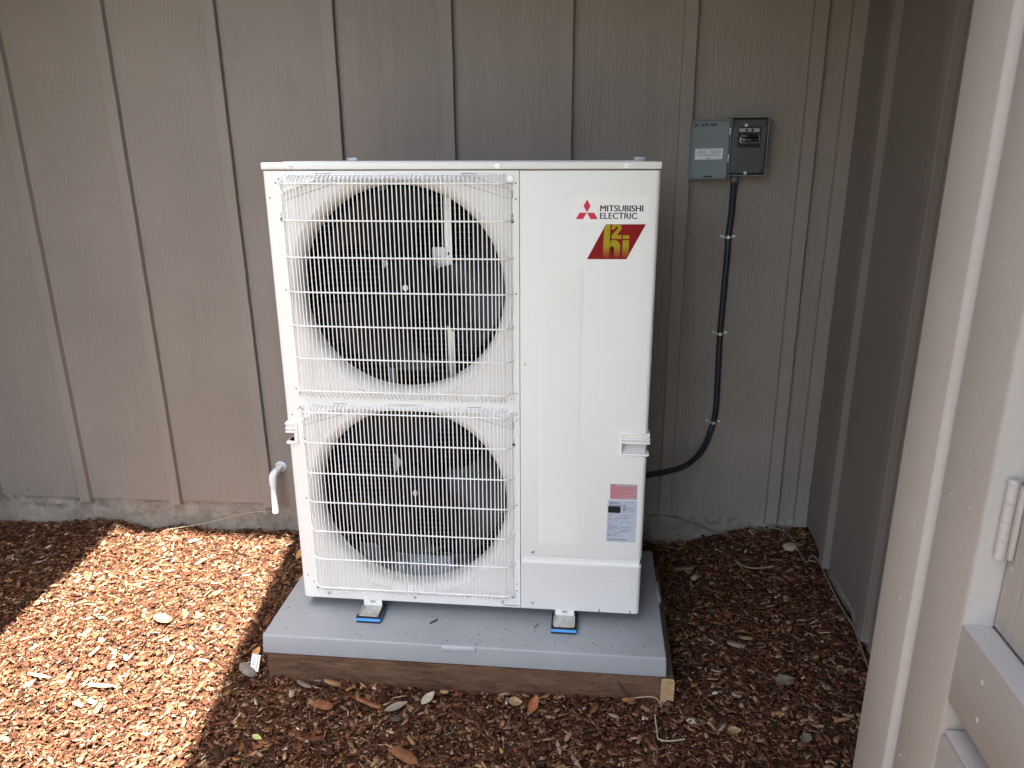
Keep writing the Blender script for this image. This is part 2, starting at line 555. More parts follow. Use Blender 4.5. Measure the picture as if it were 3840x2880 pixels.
M['leaf_orange'] = litter('leaf_orange', (0.46, 0.23, 0.085), sc_=90, lo=0.75)
M['leaf_rust'] = litter('leaf_rust', (0.29, 0.105, 0.045), sc_=90, lo=0.75)
M['leaf_grey'] = litter('leaf_grey', (0.20, 0.18, 0.13), sc_=90, lo=0.8)
M['leaf_pale'] = litter('leaf_pale', (0.33, 0.29, 0.21), sc_=90, lo=0.8)
M['leaf_tan'] = litter('leaf_tan', (0.33, 0.22, 0.12), sc_=90, lo=0.75)
M['leaf_green'] = litter('leaf_green', (0.36, 0.40, 0.15), sc_=90, lo=0.8)
M['straw'] = litter('straw', (0.40, 0.34, 0.23), sc_=120, lo=0.8)
M['stone'] = litter('stone', (0.40, 0.33, 0.22), sc_=50, lo=0.8)
M['stone_grey'] = litter('stone_grey', (0.235, 0.205, 0.175), sc_=50, lo=0.8)

# ------------------------------------------------------------------ setting: ground
def grid_ground(x0, x1, y0, y1, nx, ny):
    xs = np.linspace(x0, x1, nx); ys = np.linspace(y0, y1, ny)
    X, Y = np.meshgrid(xs, ys)
    Z = ground_z(X, Y) - 0.004
    verts = np.stack([X.ravel(), Y.ravel(), Z.ravel()], 1)
    i = np.arange(nx - 1)[None, :] + np.arange(ny - 1)[:, None] * nx
    faces = np.stack([i, i + 1, i + nx + 1, i + nx], -1).reshape(-1, 4)
    me = bpy.data.meshes.new('ground')
    me.from_pydata(verts.tolist(), [], faces.tolist())
    for p in me.polygons: p.use_smooth = True
    return me
me = grid_ground(-3.2, 2.2, -3.4, 1.2, 150, 130)
# skirt that carries the ground out to the horizon, joined to the same sheet
bm = new(); bm.from_mesh(me)
be = [e for e in bm.edges if e.is_boundary]
ring = []
r = bmesh.ops.extrude_edge_only(bm, edges=be)
nv = [g for g in r['geom'] if isinstance(g, bmesh.types.BMVert)]
for vv in nv:
    d = Vector((vv.co.x + 0.5, vv.co.y + 1.1, 0))
    k = max(abs(d.x) / 2.7, abs(d.y) / 2.3)
    vv.co = Vector((-0.5 + d.x / k * 75, -1.1 + d.y / k * 75, -0.22))
bm.to_mesh(me); bm.free()
me.materials.append(M['soil'])
go = link(bpy.data.objects.new('ground', me)); tag(go, kind='structure')

M['bounce_lawn'] = litter('bounce_lawn', (0.084, 0.080, 0.050), sc_=14, lo=0.7, hi=1.2, rough=0.9)
pt = bbox('bounce_lawn', -14, 14, -22, -1.75, -0.5, -0.150, M['bounce_lawn']); tag(pt, kind='structure')  # unseen ground sheet, added so its bounce offsets the red of the mulch

# ------------------------------------------------------------------ setting: unseen roof over the corner, added to give the shade
# eave slot shaped to let a strip of sun down to the mulch
R_Z = 2.22
def shade_roof():
    b = new()
    poly = [(-5.0, 3.0), (-5.0, -3.1), (-0.668, -3.1), (-0.856, 0.095), (-0.078, 0.095), (0.117, -1.35), (0.88, -1.36), (0.92, -4.2), (5.0, -4.2), (5.0, 3.0)]
    prism_xy(b, poly[::-1], R_Z, R_Z + 0.16)
    return obj('shade_roof', b, M['soffit'])
tag(shade_roof(), kind='structure')

sky_blocker = bbox('wall', -2.07, -1.95, -4.2, 0.72, -0.3, R_Z - .002, M['soffit']); tag(sky_blocker, kind='structure')  # unseen end wall, added to block sky light from the left

# ------------------------------------------------------------------ back wall
PT = 0.008         # panel thickness
WY = 0.755         # face of the siding panels
BT = 0.024         # batten thickness
BW = 0.0445
def zbot(x): return -0.0800 + 0.0112 * (x + 1.64)

hw = thing('house_wall', 'taupe board and batten siding wall behind the white heat pump', 'wall', (0, WY, 0))
bat_x = [-2.081, -1.675, -1.265, -0.862, -0.458, -0.052, 0.352, 0.756, 1.162, 1.569]   # left edges
ends = [x + BW / 2 for x in bat_x]
edges = [-2.9] + ends + [1.7285]
for i in range(len(edges) - 1):
    x0, x1 = edges[i] + 0.001, edges[i + 1] - 0.001
    b = new()
    za, zb_ = zbot(x0), zbot(x1)
    vs = [(x0, WY, za), (x1, WY, zb_), (x1, WY, R_Z - 0.002), (x0, WY, R_Z - 0.002)]
    a = [b.verts.new(v) for v in vs]
    c = [b.verts.new((v[0], v[1] + PT, v[2])) for v in vs]
    b.faces.new(a); b.faces.new(c[::-1])
    for k in range(4):
        b.faces.new((a[k], c[k], c[(k + 1) % 4], a[(k + 1) % 4]))
    o = obj('siding_panel', b, M['siding'], hw)
def batten(parent, x, y0, zb_, w=BW, side=False, lean=0.0):
    """batten strip with a slightly uneven arris"""
    b = new()
    n = 26
    zs = [zb_ + (R_Z - 0.003 - zb_) * i / n for i in range(n + 1)]
    rows = []
    for i, z in enumerate(zs):
        j0 = rng.uniform(-.0007, .0007); j1 = rng.uniform(-.0007, .0007)
        dx = lean * (z - 0.8)
        if not side:
            rows.append([b.verts.new(q) for q in ((x + dx + j0, y0 - 0.0004, z), (x + dx + j0, y0 - BT + .0015, z), (x + dx + .0015 + j0, y0 - BT, z), (x + dx + w - .0015 + j1, y0 - BT, z), (x + dx + w + j1, y0 - BT + .0015, z), (x + dx + w + j1, y0 - 0.0004, z))])
        else:
            rows.append([b.verts.new(q) for q in ((x - 0.0004, y0 + j0, z), (x - BT + .0015, y0 + j0, z), (x - BT, y0 + .0015 + j0, z), (x - BT, y0 + w - .0015 + j1, z), (x - BT + .0015, y0 + w + j1, z), (x - 0.0004, y0 + w + j1, z))])
    for r0, r1 in zip(rows, rows[1:]):
        for k in range(6):
            b.faces.new((r0[k], r0[(k + 1) % 6], r1[(k + 1) % 6], r1[k]))
    b.faces.new(rows[0]); b.faces.new(rows[-1])
    return obj('batten', b, M['shaded_trim' if side else 'trim'], parent)
for x in bat_x:
    lean = -0.010 if x < -0.2 else (-0.005 if x > 1 else 0)
    batten(hw, x, WY, zbot(x) - 0.0075 + rng.uniform(-.002, .001), lean=lean)
batten(hw, 1.682, WY, zbot(1.7) - 0.018, w=0.047)
def nail(parent, x, y, z, ax=(0, -1, 0), r=0.0045, m='trim'):
    b = new()
    a = Vector(ax); c = Vector((x, y, z))
    u, v = frame_axes(a)
    rings = []
    for k, (rr, h) in enumerate(((1.0, -0.0003), (0.85, 0.0009), (0.45, 0.0014))):
        rings.append([b.verts.new(c + a * h + (u * math.cos(t * PI / 5) + v * math.sin(t * PI / 5)) * r * rr) for t in range(10)])
    for p, q in zip(rings, rings[1:]):
        for j in range(10):
            b.faces.new((p[j], p[(j + 1) % 10], q[(j + 1) % 10], q[j]))
    b.faces.new(rings[-1])
    return obj('nail_head', b, M[m], parent, 60)
for x, z in ((-0.563, -0.020), (-0.641, -0.018), (-0.466, 0.083), (1.400, -0.004), (1.517, 0.004), (-1.45, -0.03), (0.98, 1.62), (-0.25, 1.55)):
    nail(hw, x, WY, z)
for x, z in ((1.592, -0.050), (1.706, -0.048), (-0.84, -0.03)):
    nail(hw, x, WY - BT, z)

# foundation: spalled concrete strip under the siding, a displaced sheet with depth
def foundation(parent, horizontal=True):
    b = new()
    if horizontal: a0, a1, n = -2.9, 1.78, 380
    else: a0, a1, n = -1.2, 0.765, 160
    zs = np.linspace(-0.42, -0.045, 30)
    rows = []
    for z in zs:
        row = []
        for i in range(n + 1):
            s = a0 + (a1 - a0) * i / n
            top = sstep(-0.15, -0.08, z)
            d = 0.030 * float(vnoise(s * 26 + 5, z * 45)) + 0.020 * float(vnoise(s * 70, z * 90 + 9)) - .022
            d2 = 0.004 * float(vnoise(s * 9, z * 9 + 4))
            spall = float(top) * float(sstep(0.25, 0.5, vnoise(s * 5 + 2, 0.5)))
            dep = 0.004 + d2 + d * (0.12 + 0.88 * spall)
            if horizontal: row.append(b.verts.new((s, WY + 0.0005 + PT * 0.2 + dep, z)))
            else: row.append(b.verts.new((1.742 + dep, s, z)))
        rows.append(row)
    for r0, r1 in zip(rows, rows[1:]):
        for i in range(n):
            b.faces.new((r0[i], r0[i + 1], r1[i + 1], r1[i]))
    # back and top to make it a solid strip
    t = rows[-1]; bo = rows[0]
    off = Vector((0, 0.12, 0)) if horizontal else Vector((0.12, 0, 0))
    tb = [b.verts.new(v.co + off) for v in t]; bb = [b.verts.new(v.co + off) for v in bo]
    for i in range(n):
        b.faces.new((t[i], t[i + 1], tb[i + 1], tb[i])); b.faces.new((tb[i], tb[i + 1], bb[i + 1], bb[i]))
    return obj('foundation', b, M['concrete'], parent, 50)
foundation(hw)

# ------------------------------------------------------------------ side wall
SX = 1.730
sw = thing('side_wall', 'shaded taupe siding wall at right angles beside the open closet', 'wall', (SX, 0, 0))
sy = [0.427, 0.004, -0.414, -0.83]
sedge = [0.7555] + [y + BW / 2 for y in sy] + [-0.95]
for i in range(len(sedge) - 1):
    bbox('siding_panel', SX, SX + PT, sedge[i + 1] + .001, sedge[i] - .001, -0.052 + 0.004 * i, R_Z - 0.002, M['shaded_siding'], sw)
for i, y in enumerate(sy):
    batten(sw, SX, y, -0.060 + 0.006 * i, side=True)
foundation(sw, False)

# ------------------------------------------------------------------ closet in the right foreground
CX = 1.350
cl = thing('storage_closet', 'beige painted closet frame with hinge and groove in the right foreground', 'closet', (CX, -0.94, -0.2))
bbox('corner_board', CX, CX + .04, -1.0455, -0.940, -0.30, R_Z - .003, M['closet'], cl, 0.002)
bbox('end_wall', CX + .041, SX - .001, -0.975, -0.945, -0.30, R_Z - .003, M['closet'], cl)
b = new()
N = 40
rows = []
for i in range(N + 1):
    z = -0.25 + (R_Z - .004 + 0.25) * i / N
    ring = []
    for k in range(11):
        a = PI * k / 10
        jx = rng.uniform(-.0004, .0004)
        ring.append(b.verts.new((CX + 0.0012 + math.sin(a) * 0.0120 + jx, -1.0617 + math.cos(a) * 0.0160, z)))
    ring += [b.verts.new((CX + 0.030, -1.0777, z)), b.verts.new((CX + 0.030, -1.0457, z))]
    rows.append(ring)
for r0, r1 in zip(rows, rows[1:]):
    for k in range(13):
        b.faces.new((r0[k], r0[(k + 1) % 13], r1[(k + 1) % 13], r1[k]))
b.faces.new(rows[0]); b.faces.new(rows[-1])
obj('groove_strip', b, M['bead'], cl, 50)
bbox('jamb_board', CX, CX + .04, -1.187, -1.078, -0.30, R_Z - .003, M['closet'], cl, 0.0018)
bbox('lit_reveal', CX + .0015, CX + .0375, -1.1892, -1.1872, 0.8100, R_Z - .02, M['lit_reveal'], cl)
bbox('lit_reveal', CX + .0030, CX + .0350, -4.2, -1.1895, 0.8086, 0.8104, M['lit_reveal'], cl)
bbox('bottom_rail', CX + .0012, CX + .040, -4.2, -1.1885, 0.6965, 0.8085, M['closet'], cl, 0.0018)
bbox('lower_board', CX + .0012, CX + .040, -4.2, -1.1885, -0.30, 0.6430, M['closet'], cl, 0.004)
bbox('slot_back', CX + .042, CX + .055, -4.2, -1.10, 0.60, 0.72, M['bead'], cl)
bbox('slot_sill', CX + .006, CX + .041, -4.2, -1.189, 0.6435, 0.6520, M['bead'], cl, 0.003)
bbox('door_panel', CX + .036, CX + .056, -4.2, -1.193, 0.8140, R_Z - .01, M['lit_closet_panel'], cl)
bbox('door_stop', CX + .0565, CX + .075, -4.2, -1.15, 0.75, R_Z - .01, M['boxblack'], cl)
b = new()
hy, hx = -1.196, CX + 0.0235
for k in range(4):
    z0 = 0.909 + k * 0.0245
    cyl(b, (hx + rng.uniform(-.0003, .0003), hy, z0), (0, 0, 1), 0.0064, 0.0240, 18)
cyl(b, (hx, hy, 1.007), (0, 0, 1), 0.0069, 0.004, 18, 0.0055)
box(b, hx + .006, hx + .0110, hy - .010, hy + .004, 0.911, 1.005, 0.0008)
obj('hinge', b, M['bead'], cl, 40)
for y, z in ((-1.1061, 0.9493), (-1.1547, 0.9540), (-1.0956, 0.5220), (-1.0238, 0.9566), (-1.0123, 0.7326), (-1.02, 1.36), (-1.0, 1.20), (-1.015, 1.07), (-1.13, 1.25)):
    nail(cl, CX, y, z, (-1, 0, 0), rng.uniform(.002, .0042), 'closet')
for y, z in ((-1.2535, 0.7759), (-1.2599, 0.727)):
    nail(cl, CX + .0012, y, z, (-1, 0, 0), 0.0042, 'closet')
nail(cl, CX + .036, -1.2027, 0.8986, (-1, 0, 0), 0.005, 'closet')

# ------------------------------------------------------------------ pad and timber frame
PZ = -0.041
pad = thing('equipment_pad', 'grey plastic equipment pad on a timber frame under the heat pump', 'pad', (0.52, 0.16, PZ - 0.062))
b = new()
vs = box(b, -0.0835, 1.1255, -0.1505, 0.466, PZ - 0.063, PZ)
for vv in b.verts:
    if vv.co.z > PZ - .01:       # slight draft on the sides
        vv.co.x += 0.003 if vv.co.x < 0 else -0.003
        vv.co.y += 0.003 if vv.co.y < 0 else -0.003
bmesh.ops.bevel(b, geom=[e for e in b.edges], offset=0.0055, segments=3, profile=0.6, affect='EDGES')
obj('slab', b, M['pad'], pad, 35)
b = new()
box(b, 0.4700, 0.5700, -0.1535, -0.1440, PZ - 0.0120, PZ + 0.0012, 0.0012)
obj('front_tab', b, M['tab'], pad, 35)
b = new()
box(b, 1.1180, 1.1285, 0.150, 0.255, PZ - 0.016, PZ + 0.0018, 0.0018)
obj('side_tab', b, M['pad'], pad, 35)
# stamped mark on the top right corner of the pad
b = new()
for k, (w, h) in enumerate(((.006, .004), (.003, .004), (.006, .004), (.004, .004), (.008, .0012))):
    x = 1.062 + k * .0085
    box(b, x, x + w, 0.112, 0.112 + h, PZ - .0004, PZ + .0003)
obj('stamped_mark', b, M['inkgrey'], pad)

tf = thing('timber_frame', 'weathered brown lumber frame carrying the grey pad above bark mulch', 'timber frame', (0.52, 0.16, -0.2))
FZ = PZ - 0.0645
def board(name, x0, x1, y0, y1, z0, z1, m, along):
    b = new()
    n = 90
    rows = []
    for i in range(n + 1):
        t = i / n
        j = [rng.uniform(-.0008, .0008) for _ in range(8)]
        if along == 'x':
            x = x0 + (x1 - x0) * t
            pr = ((y0 + .002, z0), (y0 + j[0], z0 + .03 + j[1]), (y0 + j[1], z1 - .008), (y0 + .002 + j[2], z1 - .003), (y0 + .006, z1 + j[3] * .4), (y1 - .004, z1 + j[4] * .4), (y1, z1 - .004), (y1, z0))
            rows.append([b.verts.new((x, p[0], p[1])) for p in pr])
        else:
            y = y0 + (y1 - y0) * t
            pr = ((x1 - .001, z0), (x1 + j[0] * .7, z0 + .03), (x1 + j[1] * .7, z1 - .008), (x1 - .002 + j[2] * .7, z1 - .003), (x1 - .006, z1 + j[3] * .4), (x0 + .004, z1 + j[4] * .4), (x0, z1 - .004), (x0, z0))
            rows.append([b.verts.new((p[0], y, p[1])) for p in pr])
    for r0, r1 in zip(rows, rows[1:]):
        for k in range(8):
            b.faces.new((r0[k], r0[(k + 1) % 8], r1[(k + 1) % 8], r1[k]))
    f0 = b.faces.new(rows[0]); f1 = b.faces.new(rows[-1])
    if along == 'y': f0.material_index = 1; f1.material_index = 1
    else: f0.material_index = 0
    return obj(name, b, m, tf, 40)
board('board', -0.0745, 1.1105, -0.1440, -0.106, FZ - 0.105, FZ, [M['timber_x'], M['endgrain']], 'x')
board('board', 1.1115, 1.1500, -0.1460, 0.468, FZ - 0.105, FZ - .006, [M['timber_y'], M['endgrain']], 'y')
board('board', -0.0745, -0.038, -0.1050, 0.468, FZ - 0.105, FZ - .001, [M['timber_y'], M['endgrain']], 'y')
board('board', -0.0370, 1.1105, 0.430, 0.468, FZ - 0.105, FZ - .001, [M['timber_x'], M['endgrain']], 'x')
# yellow end tag stapled on the right board, dark scrap under the pad edge
bbox('paint_mark', 1.117, 1.146, -0.1468, -0.1462, FZ - 0.0115, FZ - .0085, M['leaf_green'], tf)

# ------------------------------------------------------------------ heat pump
W, H, D = 1.05, 1.3253, 0.33
hp = thing('heat_pump', 'tall white two-fan heat pump unit standing on the grey pad', 'heat pump', (0.525, 0.165, 0))
SEAM = 0.6888
RC = 0.013
FT = 1.3035        # top of the front panels
FANS = ((0.360, 0.982), (0.360, 0.347))
SPLIT = 0.6645
RO, RI = 0.3140, 0.2845
FX = 0.0255

# fan panel: flat front with two round openings, rounded left corner
b = new()
def square_to_circle(cx, cz, x0, x1, z0, z1, n=96):
    angs = sorted(set([2 * PI * i / n for i in range(n)] +
                      [math.atan2(z - cz, x - cx) % (2 * PI) for x in (x0, x1) for z in (z0, z1)]))
    inner, outer = [], []
    for a in angs:
        dx, dz = math.cos(a), math.sin(a)
        t = min(((x1 - cx) / dx if dx > 1e-9 else 1e9), ((x0 - cx) / dx if dx < -1e-9 else 1e9),
                ((z1 - cz) / dz if dz > 1e-9 else 1e9), ((z0 - cz) / dz if dz < -1e-9 else 1e9))
        outer.append(b.verts.new((cx + dx * t, 0, cz + dz * t)))
        inner.append(b.verts.new((cx + dx * RO, 0, cz + dz * RO)))
    k = len(angs)
    for i in range(k):
        b.faces.new((inner[i], inner[(i + 1) % k], outer[(i + 1) % k], outer[i]))
square_to_circle(*FANS[0], FX, SEAM - .0008, SPLIT, FT)
square_to_circle(*FANS[1], FX, SEAM - .0008, 0.004, SPLIT)
# rounded left corner, side return, bottom and right returns
def corner_strip(bm, xs, zs, skip=None):
    rows = [[bm.verts.new((x, y, z)) for z in zs] for x, y in xs]
    for k, (r0, r1) in enumerate(zip(rows, rows[1:])):
        for i in range(len(zs) - 1):
            if skip and skip(k, i): continue
            bm.faces.new((r0[i], r0[i + 1], r1[i + 1], r1[i]))
arcL = [(FX, 0.0), (0.0190, 0.0)] + [(RC - RC * math.sin(t * PI / 12), RC - RC * math.cos(t * PI / 12)) for t in range(7)] + [(0, 0.046), (0, 0.06)]
PK = (0.5320, 0.5580)      # height of the grip pockets
corner_strip(b, arcL, (0.004, PK[0], PK[1], FT), lambda k, i: i == 1 and 1 <= k < 9)
corner_strip(b, [(SEAM - .0008, 0), (SEAM - .0008, 0.02)], (0.004, FT))
bot = [(RC, 0.0), (SEAM - .0008, 0.0)]
rr = [[b.verts.new((x, 0, .004)), b.verts.new((x, .0015, .001)), b.verts.new((x, .006, 0)), b.verts.new((x, .03, 0))] for x, _ in bot]
for i in range(3):
    b.faces.new((rr[0][i], rr[1][i], rr[1][i + 1], rr[0][i + 1]))
obj('fan_panel', b, M['white'], hp, 30)

# bell mouths
for cx, cz in FANS:
    b = new()
    prof = [(RO + .0004, 0.0002), (RO - .001, -0.0010), (RO - .004, -0.0006), (RO - .010, 0.0022), (RO - .016, 0.0062), (RO - .0215, 0.0115), (RO - .0255, 0.0180), (RO - .0280, 0.0260), (RI, 0.036), (RI, 0.056), (RI + .006, 0.056)]
    lathe(b, (cx, 0, cz), prof, 'Y', 96)
    obj('bell_mouth', b, M['mouth'], hp, 50)

# service panel with rounded right corner and the long embossed rectangle
arcR = [(SEAM + .0008, 0.02), (SEAM + .0008, 0.0012), (SEAM + .002, 0), (0.9795, 0)] + [(W - RC + RC * math.sin(t * PI / 12), RC - RC * math.cos(t * PI / 12)) for t in range(7)] + [(W, 0.034), (W, 0.06)]
b = new()
rows = []
for z, inset in ((0.1853, 0.004), (0.1865, 0.0012), (0.190, 0.0)) + ((PK[0] - .0035, 0.0), (PK[1], 0.0)) + ((1.298, 0.0), (FT - .001, 0.0012), (FT, 0.004)):
    rows.append([b.verts.new((x, y + inset if y < 0.02 else y, z)) for x, y in arcR])
for k, (r0, r1) in enumerate(zip(rows, rows[1:])):
    for i in range(len(arcR) - 1):
        if k == 3 and 3 <= i < 11: continue
        b.faces.new((r0[i], r0[i + 1], r1[i + 1], r1[i]))
bmesh.ops.remove_doubles(b, verts=b.verts, dist=1e-6)
# soft raised panel
def rrect(x0, x1, z0, z1, r, n=5):
    pts = []
    for cx, cz, a0 in ((x1 - r, z1 - r, 0), (x0 + r, z1 - r, 90), (x0 + r, z0 + r, 180), (x1 - r, z0 + r, 270)):
        for k in range(n + 1):
            a = math.radians(a0 + 90 * k / n)
            pts.append((cx + r * math.cos(a), cz + r * math.sin(a)))
    return pts
def emboss(bm, x0, x1, z0, z1, r, steps, y=0.0):
    prev = None
    for ins, h in steps:
        ring = [bm.verts.new((x, y - h, z)) for x, z in rrect(x0 + ins, x1 - ins, z0 + ins, z1 - ins, max(r - ins, .002))]
        if prev:
            for i in range(len(ring)):
                bm.faces.new((prev[i], prev[(i + 1) % len(ring)], ring[(i + 1) % len(ring)], ring[i]))
        prev = ring
    bm.faces.new(prev)
emboss(b, 0.7400, 0.8640, 0.2235, 1.0600, 0.016, ((0, -.0004), (.005, .0002), (.012, .0008), (.016, .0010)))
obj('service_panel', b, M['white'], hp, 34)

# lower panel and the recessed ledge above it
b = new()
rows = []
arc2 = [(SEAM + .0008, 0.02), (SEAM + .0008, 0.0012), (SEAM + .002, 0)] + [(W - RC + RC * math.sin(t * PI / 12), RC - RC * math.cos(t * PI / 12)) for t in range(7)] + [(W, 0.06)]
for z, ins in ((0.0, 0.005), (0.0012, 0.0015), (0.005, 0.0), (0.1555, 0.0), (0.1590, -0.0015), (0.1625, -0.0012), (0.1638, 0.004), (0.1638, 0.012)):
    rows.append([b.verts.new((x + (0.001 if ins < 0 and y > .001 else 0), y + ins if y < 0.02 else y, z)) for x, y in arc2])
for r0, r1 in zip(rows, rows[1:]):
    for i in range(len(arc2) - 1):
        b.faces.new((r0[i], r0[i + 1], r1[i + 1], r1[i]))
obj('lower_panel', b, M['white'], hp, 34)
bbox('ledge_strip', SEAM + .001, W - .006, 0.006, 0.02, 0.1630, 0.1870, M['white'], hp)
for x in (0.9297, 1.0226):
    bbox('knockout_notch', x - .0012, x + .0012, -0.0003, 0.012, -0.0005, 0.0125, M['dark_hole'], hp)
# knockout outline: shallow raised arch line
b = new()
arch = [(0.9302, 0.012), (0.9302, 0.078)] + [(0.976 - 0.0458 * math.cos(t * PI / 10), 0.079 + 0.041 * math.sin(t * PI / 10)) for t in range(11)] + [(1.0216, 0.078), (1.0216, 0.012)]
tube(b, [(x, 0.0005, z) for x, z in arch], 0.0011, 6)
tube(b, [(0.9302, 0.0005, 0.083), (1.0216, 0.0005, 0.083)], 0.0009, 6)
obj('knockout', b, M['white'], hp, 60)

# side sheets, back, base, inner wall
bbox('side_panel', 0.0, 0.0015, 0.0605, D, 0.004, FT, M['white'], hp)
bbox('side_panel', W - .0015, W, 0.0605, D, 0.004, FT, M['white'], hp)
bbox('base_pan', 0.004, W - .004, 0.0305, D - .002, 0.0, 0.0025, M['galv_dull'], hp)
bbox('inner_wall', SEAM - .001, SEAM + .001, 0.0205, D - .004, 0.003, FT, M['motor'], hp)
bbox('rear_panel', SEAM + .002, W - .002, D - .003, D - .001, 0.003, FT, M['white'], hp)

# lid
b = new()
box(b, -0.0012, W + .0012, -0.0022, D + .002, 1.3060, H, 0.0038, 3)
for vv in b.verts:
    if vv.co.z > 1.31: vv.co.z -= 0.0095 * max(0, vv.co.y) / D
obj('top_lid', b, M['white'], hp, 35)
b = new()
box(b, 0.055, W - .045, 0.012, D - .012, H - .001, H + .0022, 0.0018, 2)
for vv in b.verts: vv.co.z -= 0.0095 * vv.co.y / D
obj('lid_plate', b, M['white'], hp, 35)
for x0, x1 in ((0.131, 0.162), (0.996, 1.030)):
    b = new()
    box(b, x0, x1, 0.318, 0.336, H - .0085, H - .0060, 0.0006)
    box(b, x0, x1, 0.334, 0.3365, H - .02, H + .0015, 0.0006)
    obj('rear_bracket', b, M['galv_dull'], hp, 35)

# screws on the cabinet
for x, z in ((0.0817, 1.3147), (0.633, 1.3145), (0.9626, 1.3147)):
    hexscrew(hp, x, z, -0.0022)
for x, z in ((0.7019, 0.7853), (0.7252, 0.1998), (0.7255, 0.0245), (0.0842, 0.0195), (0.3591, 0.0195), (0.6327, 0.0200)):
    hexscrew(hp, x, z, 0.0)
for x, z in ((0.0353, 1.2722), (0.0163, 1.2335), (0.6796, 1.2715), (0.6794, 1.2318), (0.037, 0.9836), (0.6796, 0.9813), (0.0388, 0.6958), (0.6794, 0.6973),
             (0.039, 0.6326), (0.0196, 0.6152), (0.6796, 0.6353), (0.6795, 0.6174), (0.0385, 0.3461), (0.6795, 0.3507), (0.0192, 0.08), (0.0381, 0.0587), (0.6784, 0.0849), (0.6783, 0.0625)):
    b = new(); cyl(b, (x, 0.001, z), (0, -1, 0), 0.0021, 0.0013, 12)
    obj('bolt_hole', b, M['dark_hole'], hp)
for x, z in ((0.0440, 1.1765), (0.6697, 1.1750), (0.0470, 0.5395), (0.6700, 0.5415)):
    b = new(); cyl(b, (x, 0.001, z), (0, -1, 0), 0.0052, 0.0014, 16)
    obj('guard_hole', b, M['dark_hole'], hp)
    b = new(); emboss(b, x - .0045, x + .0045, z + .006, z + .022, .004, ((0, -.0004), (.002, .0015), (.0035, .002)))
    obj('hook_boss', b, M['white'], hp, 50)

# handles let into both front edges
def handle(side):
    b = new()
    if side == 'R':
        y = -0.0055
        def bar(z0, z1, yy=y, x0=0.9735, xe=1.0555):
            box(b, x0, xe, yy, 0.032, z0, z1, 0.0028, 2)
        bar(0.5830, 0.5905); bar(0.5735, 0.5832, -0.0030); bar(0.5685, 0.5738, -0.0065, 0.979, 1.0570); bar(0.5645, 0.5688, -0.002, 0.979); bar(0.5578, 0.5648, -0.0065, 0.979, 1.0570)
        bar(0.5215, 0.5285, -0.0055)
        box(b, 0.9735, 0.9790, -0.0035, 0.004, 0.5230, 0.5890, 0.0016, 2)
    else:
        def bar(z0, z1, yy=-0.0055, x0=-0.0055, xe=0.0262):
            box(b, x0, xe, yy, 0.032, z0, z1, 0.0028, 2)
        bar(0.5830, 0.5905); bar(0.5735, 0.5832, -0.0030, -.0035); bar(0.5685, 0.5738, -0.0060, -.0060, .0255); bar(0.5645, 0.5688, -0.002, -.003, .0255); bar(0.5578, 0.5648, -0.0060, -.0060, .0255)
        bar(0.5225, 0.5320)
        box(b, 0.0255, 0.0325, -0.0045, 0.004, 0.5235, 0.5900, 0.0018, 2)
    return obj('handle', b, M['white'], hp, 40)
handle('R'); handle('L')
# grip pockets behind the handles
b = new()
za, zb_ = PK[0] - .0035, PK[1]
for q in ([(0.9795, 0, za), (0.9795, 0, zb_), (0.9795, 0.034, zb_), (0.9795, 0.034, za)],
          [(0.9795, 0.034, za), (0.9795, 0.034, zb_), (W, 0.034, zb_), (W, 0.034, za)],
          [(0.9795, 0, zb_), (W, 0, zb_), (W, 0.034, zb_), (0.9795, 0.034, zb_)],
          [(0.9795, 0.001, za), (W - .006, 0.001, za), (W - .004, 0.033, za + .014), (0.9795, 0.033, za + .016)]):
    b.faces.new([b.verts.new(v) for v in q])
obj('grip_pocket', b, M['white'], hp)
b = new()
za = PK[0]
for q in ([(.019, 0, za), (.019, 0, zb_), (.019, 0.046, zb_), (.019, 0.046, za)],
          [(0.0, 0, zb_), (.019, 0, zb_), (.019, 0.046, zb_), (0.0, 0.046, zb_)],
          [(0.0, 0.046, zb_), (.019, 0.046, zb_), (.019, 0.046, za), (0.0, 0.046, za)],
          [(0.0, 0.004, za), (.019, 0, za), (.019, 0.046, za), (0.0, 0.046, za)]):
    b.faces.new([b.verts.new(v) for v in q])
obj('grip_pocket', b, M['white'], hp)

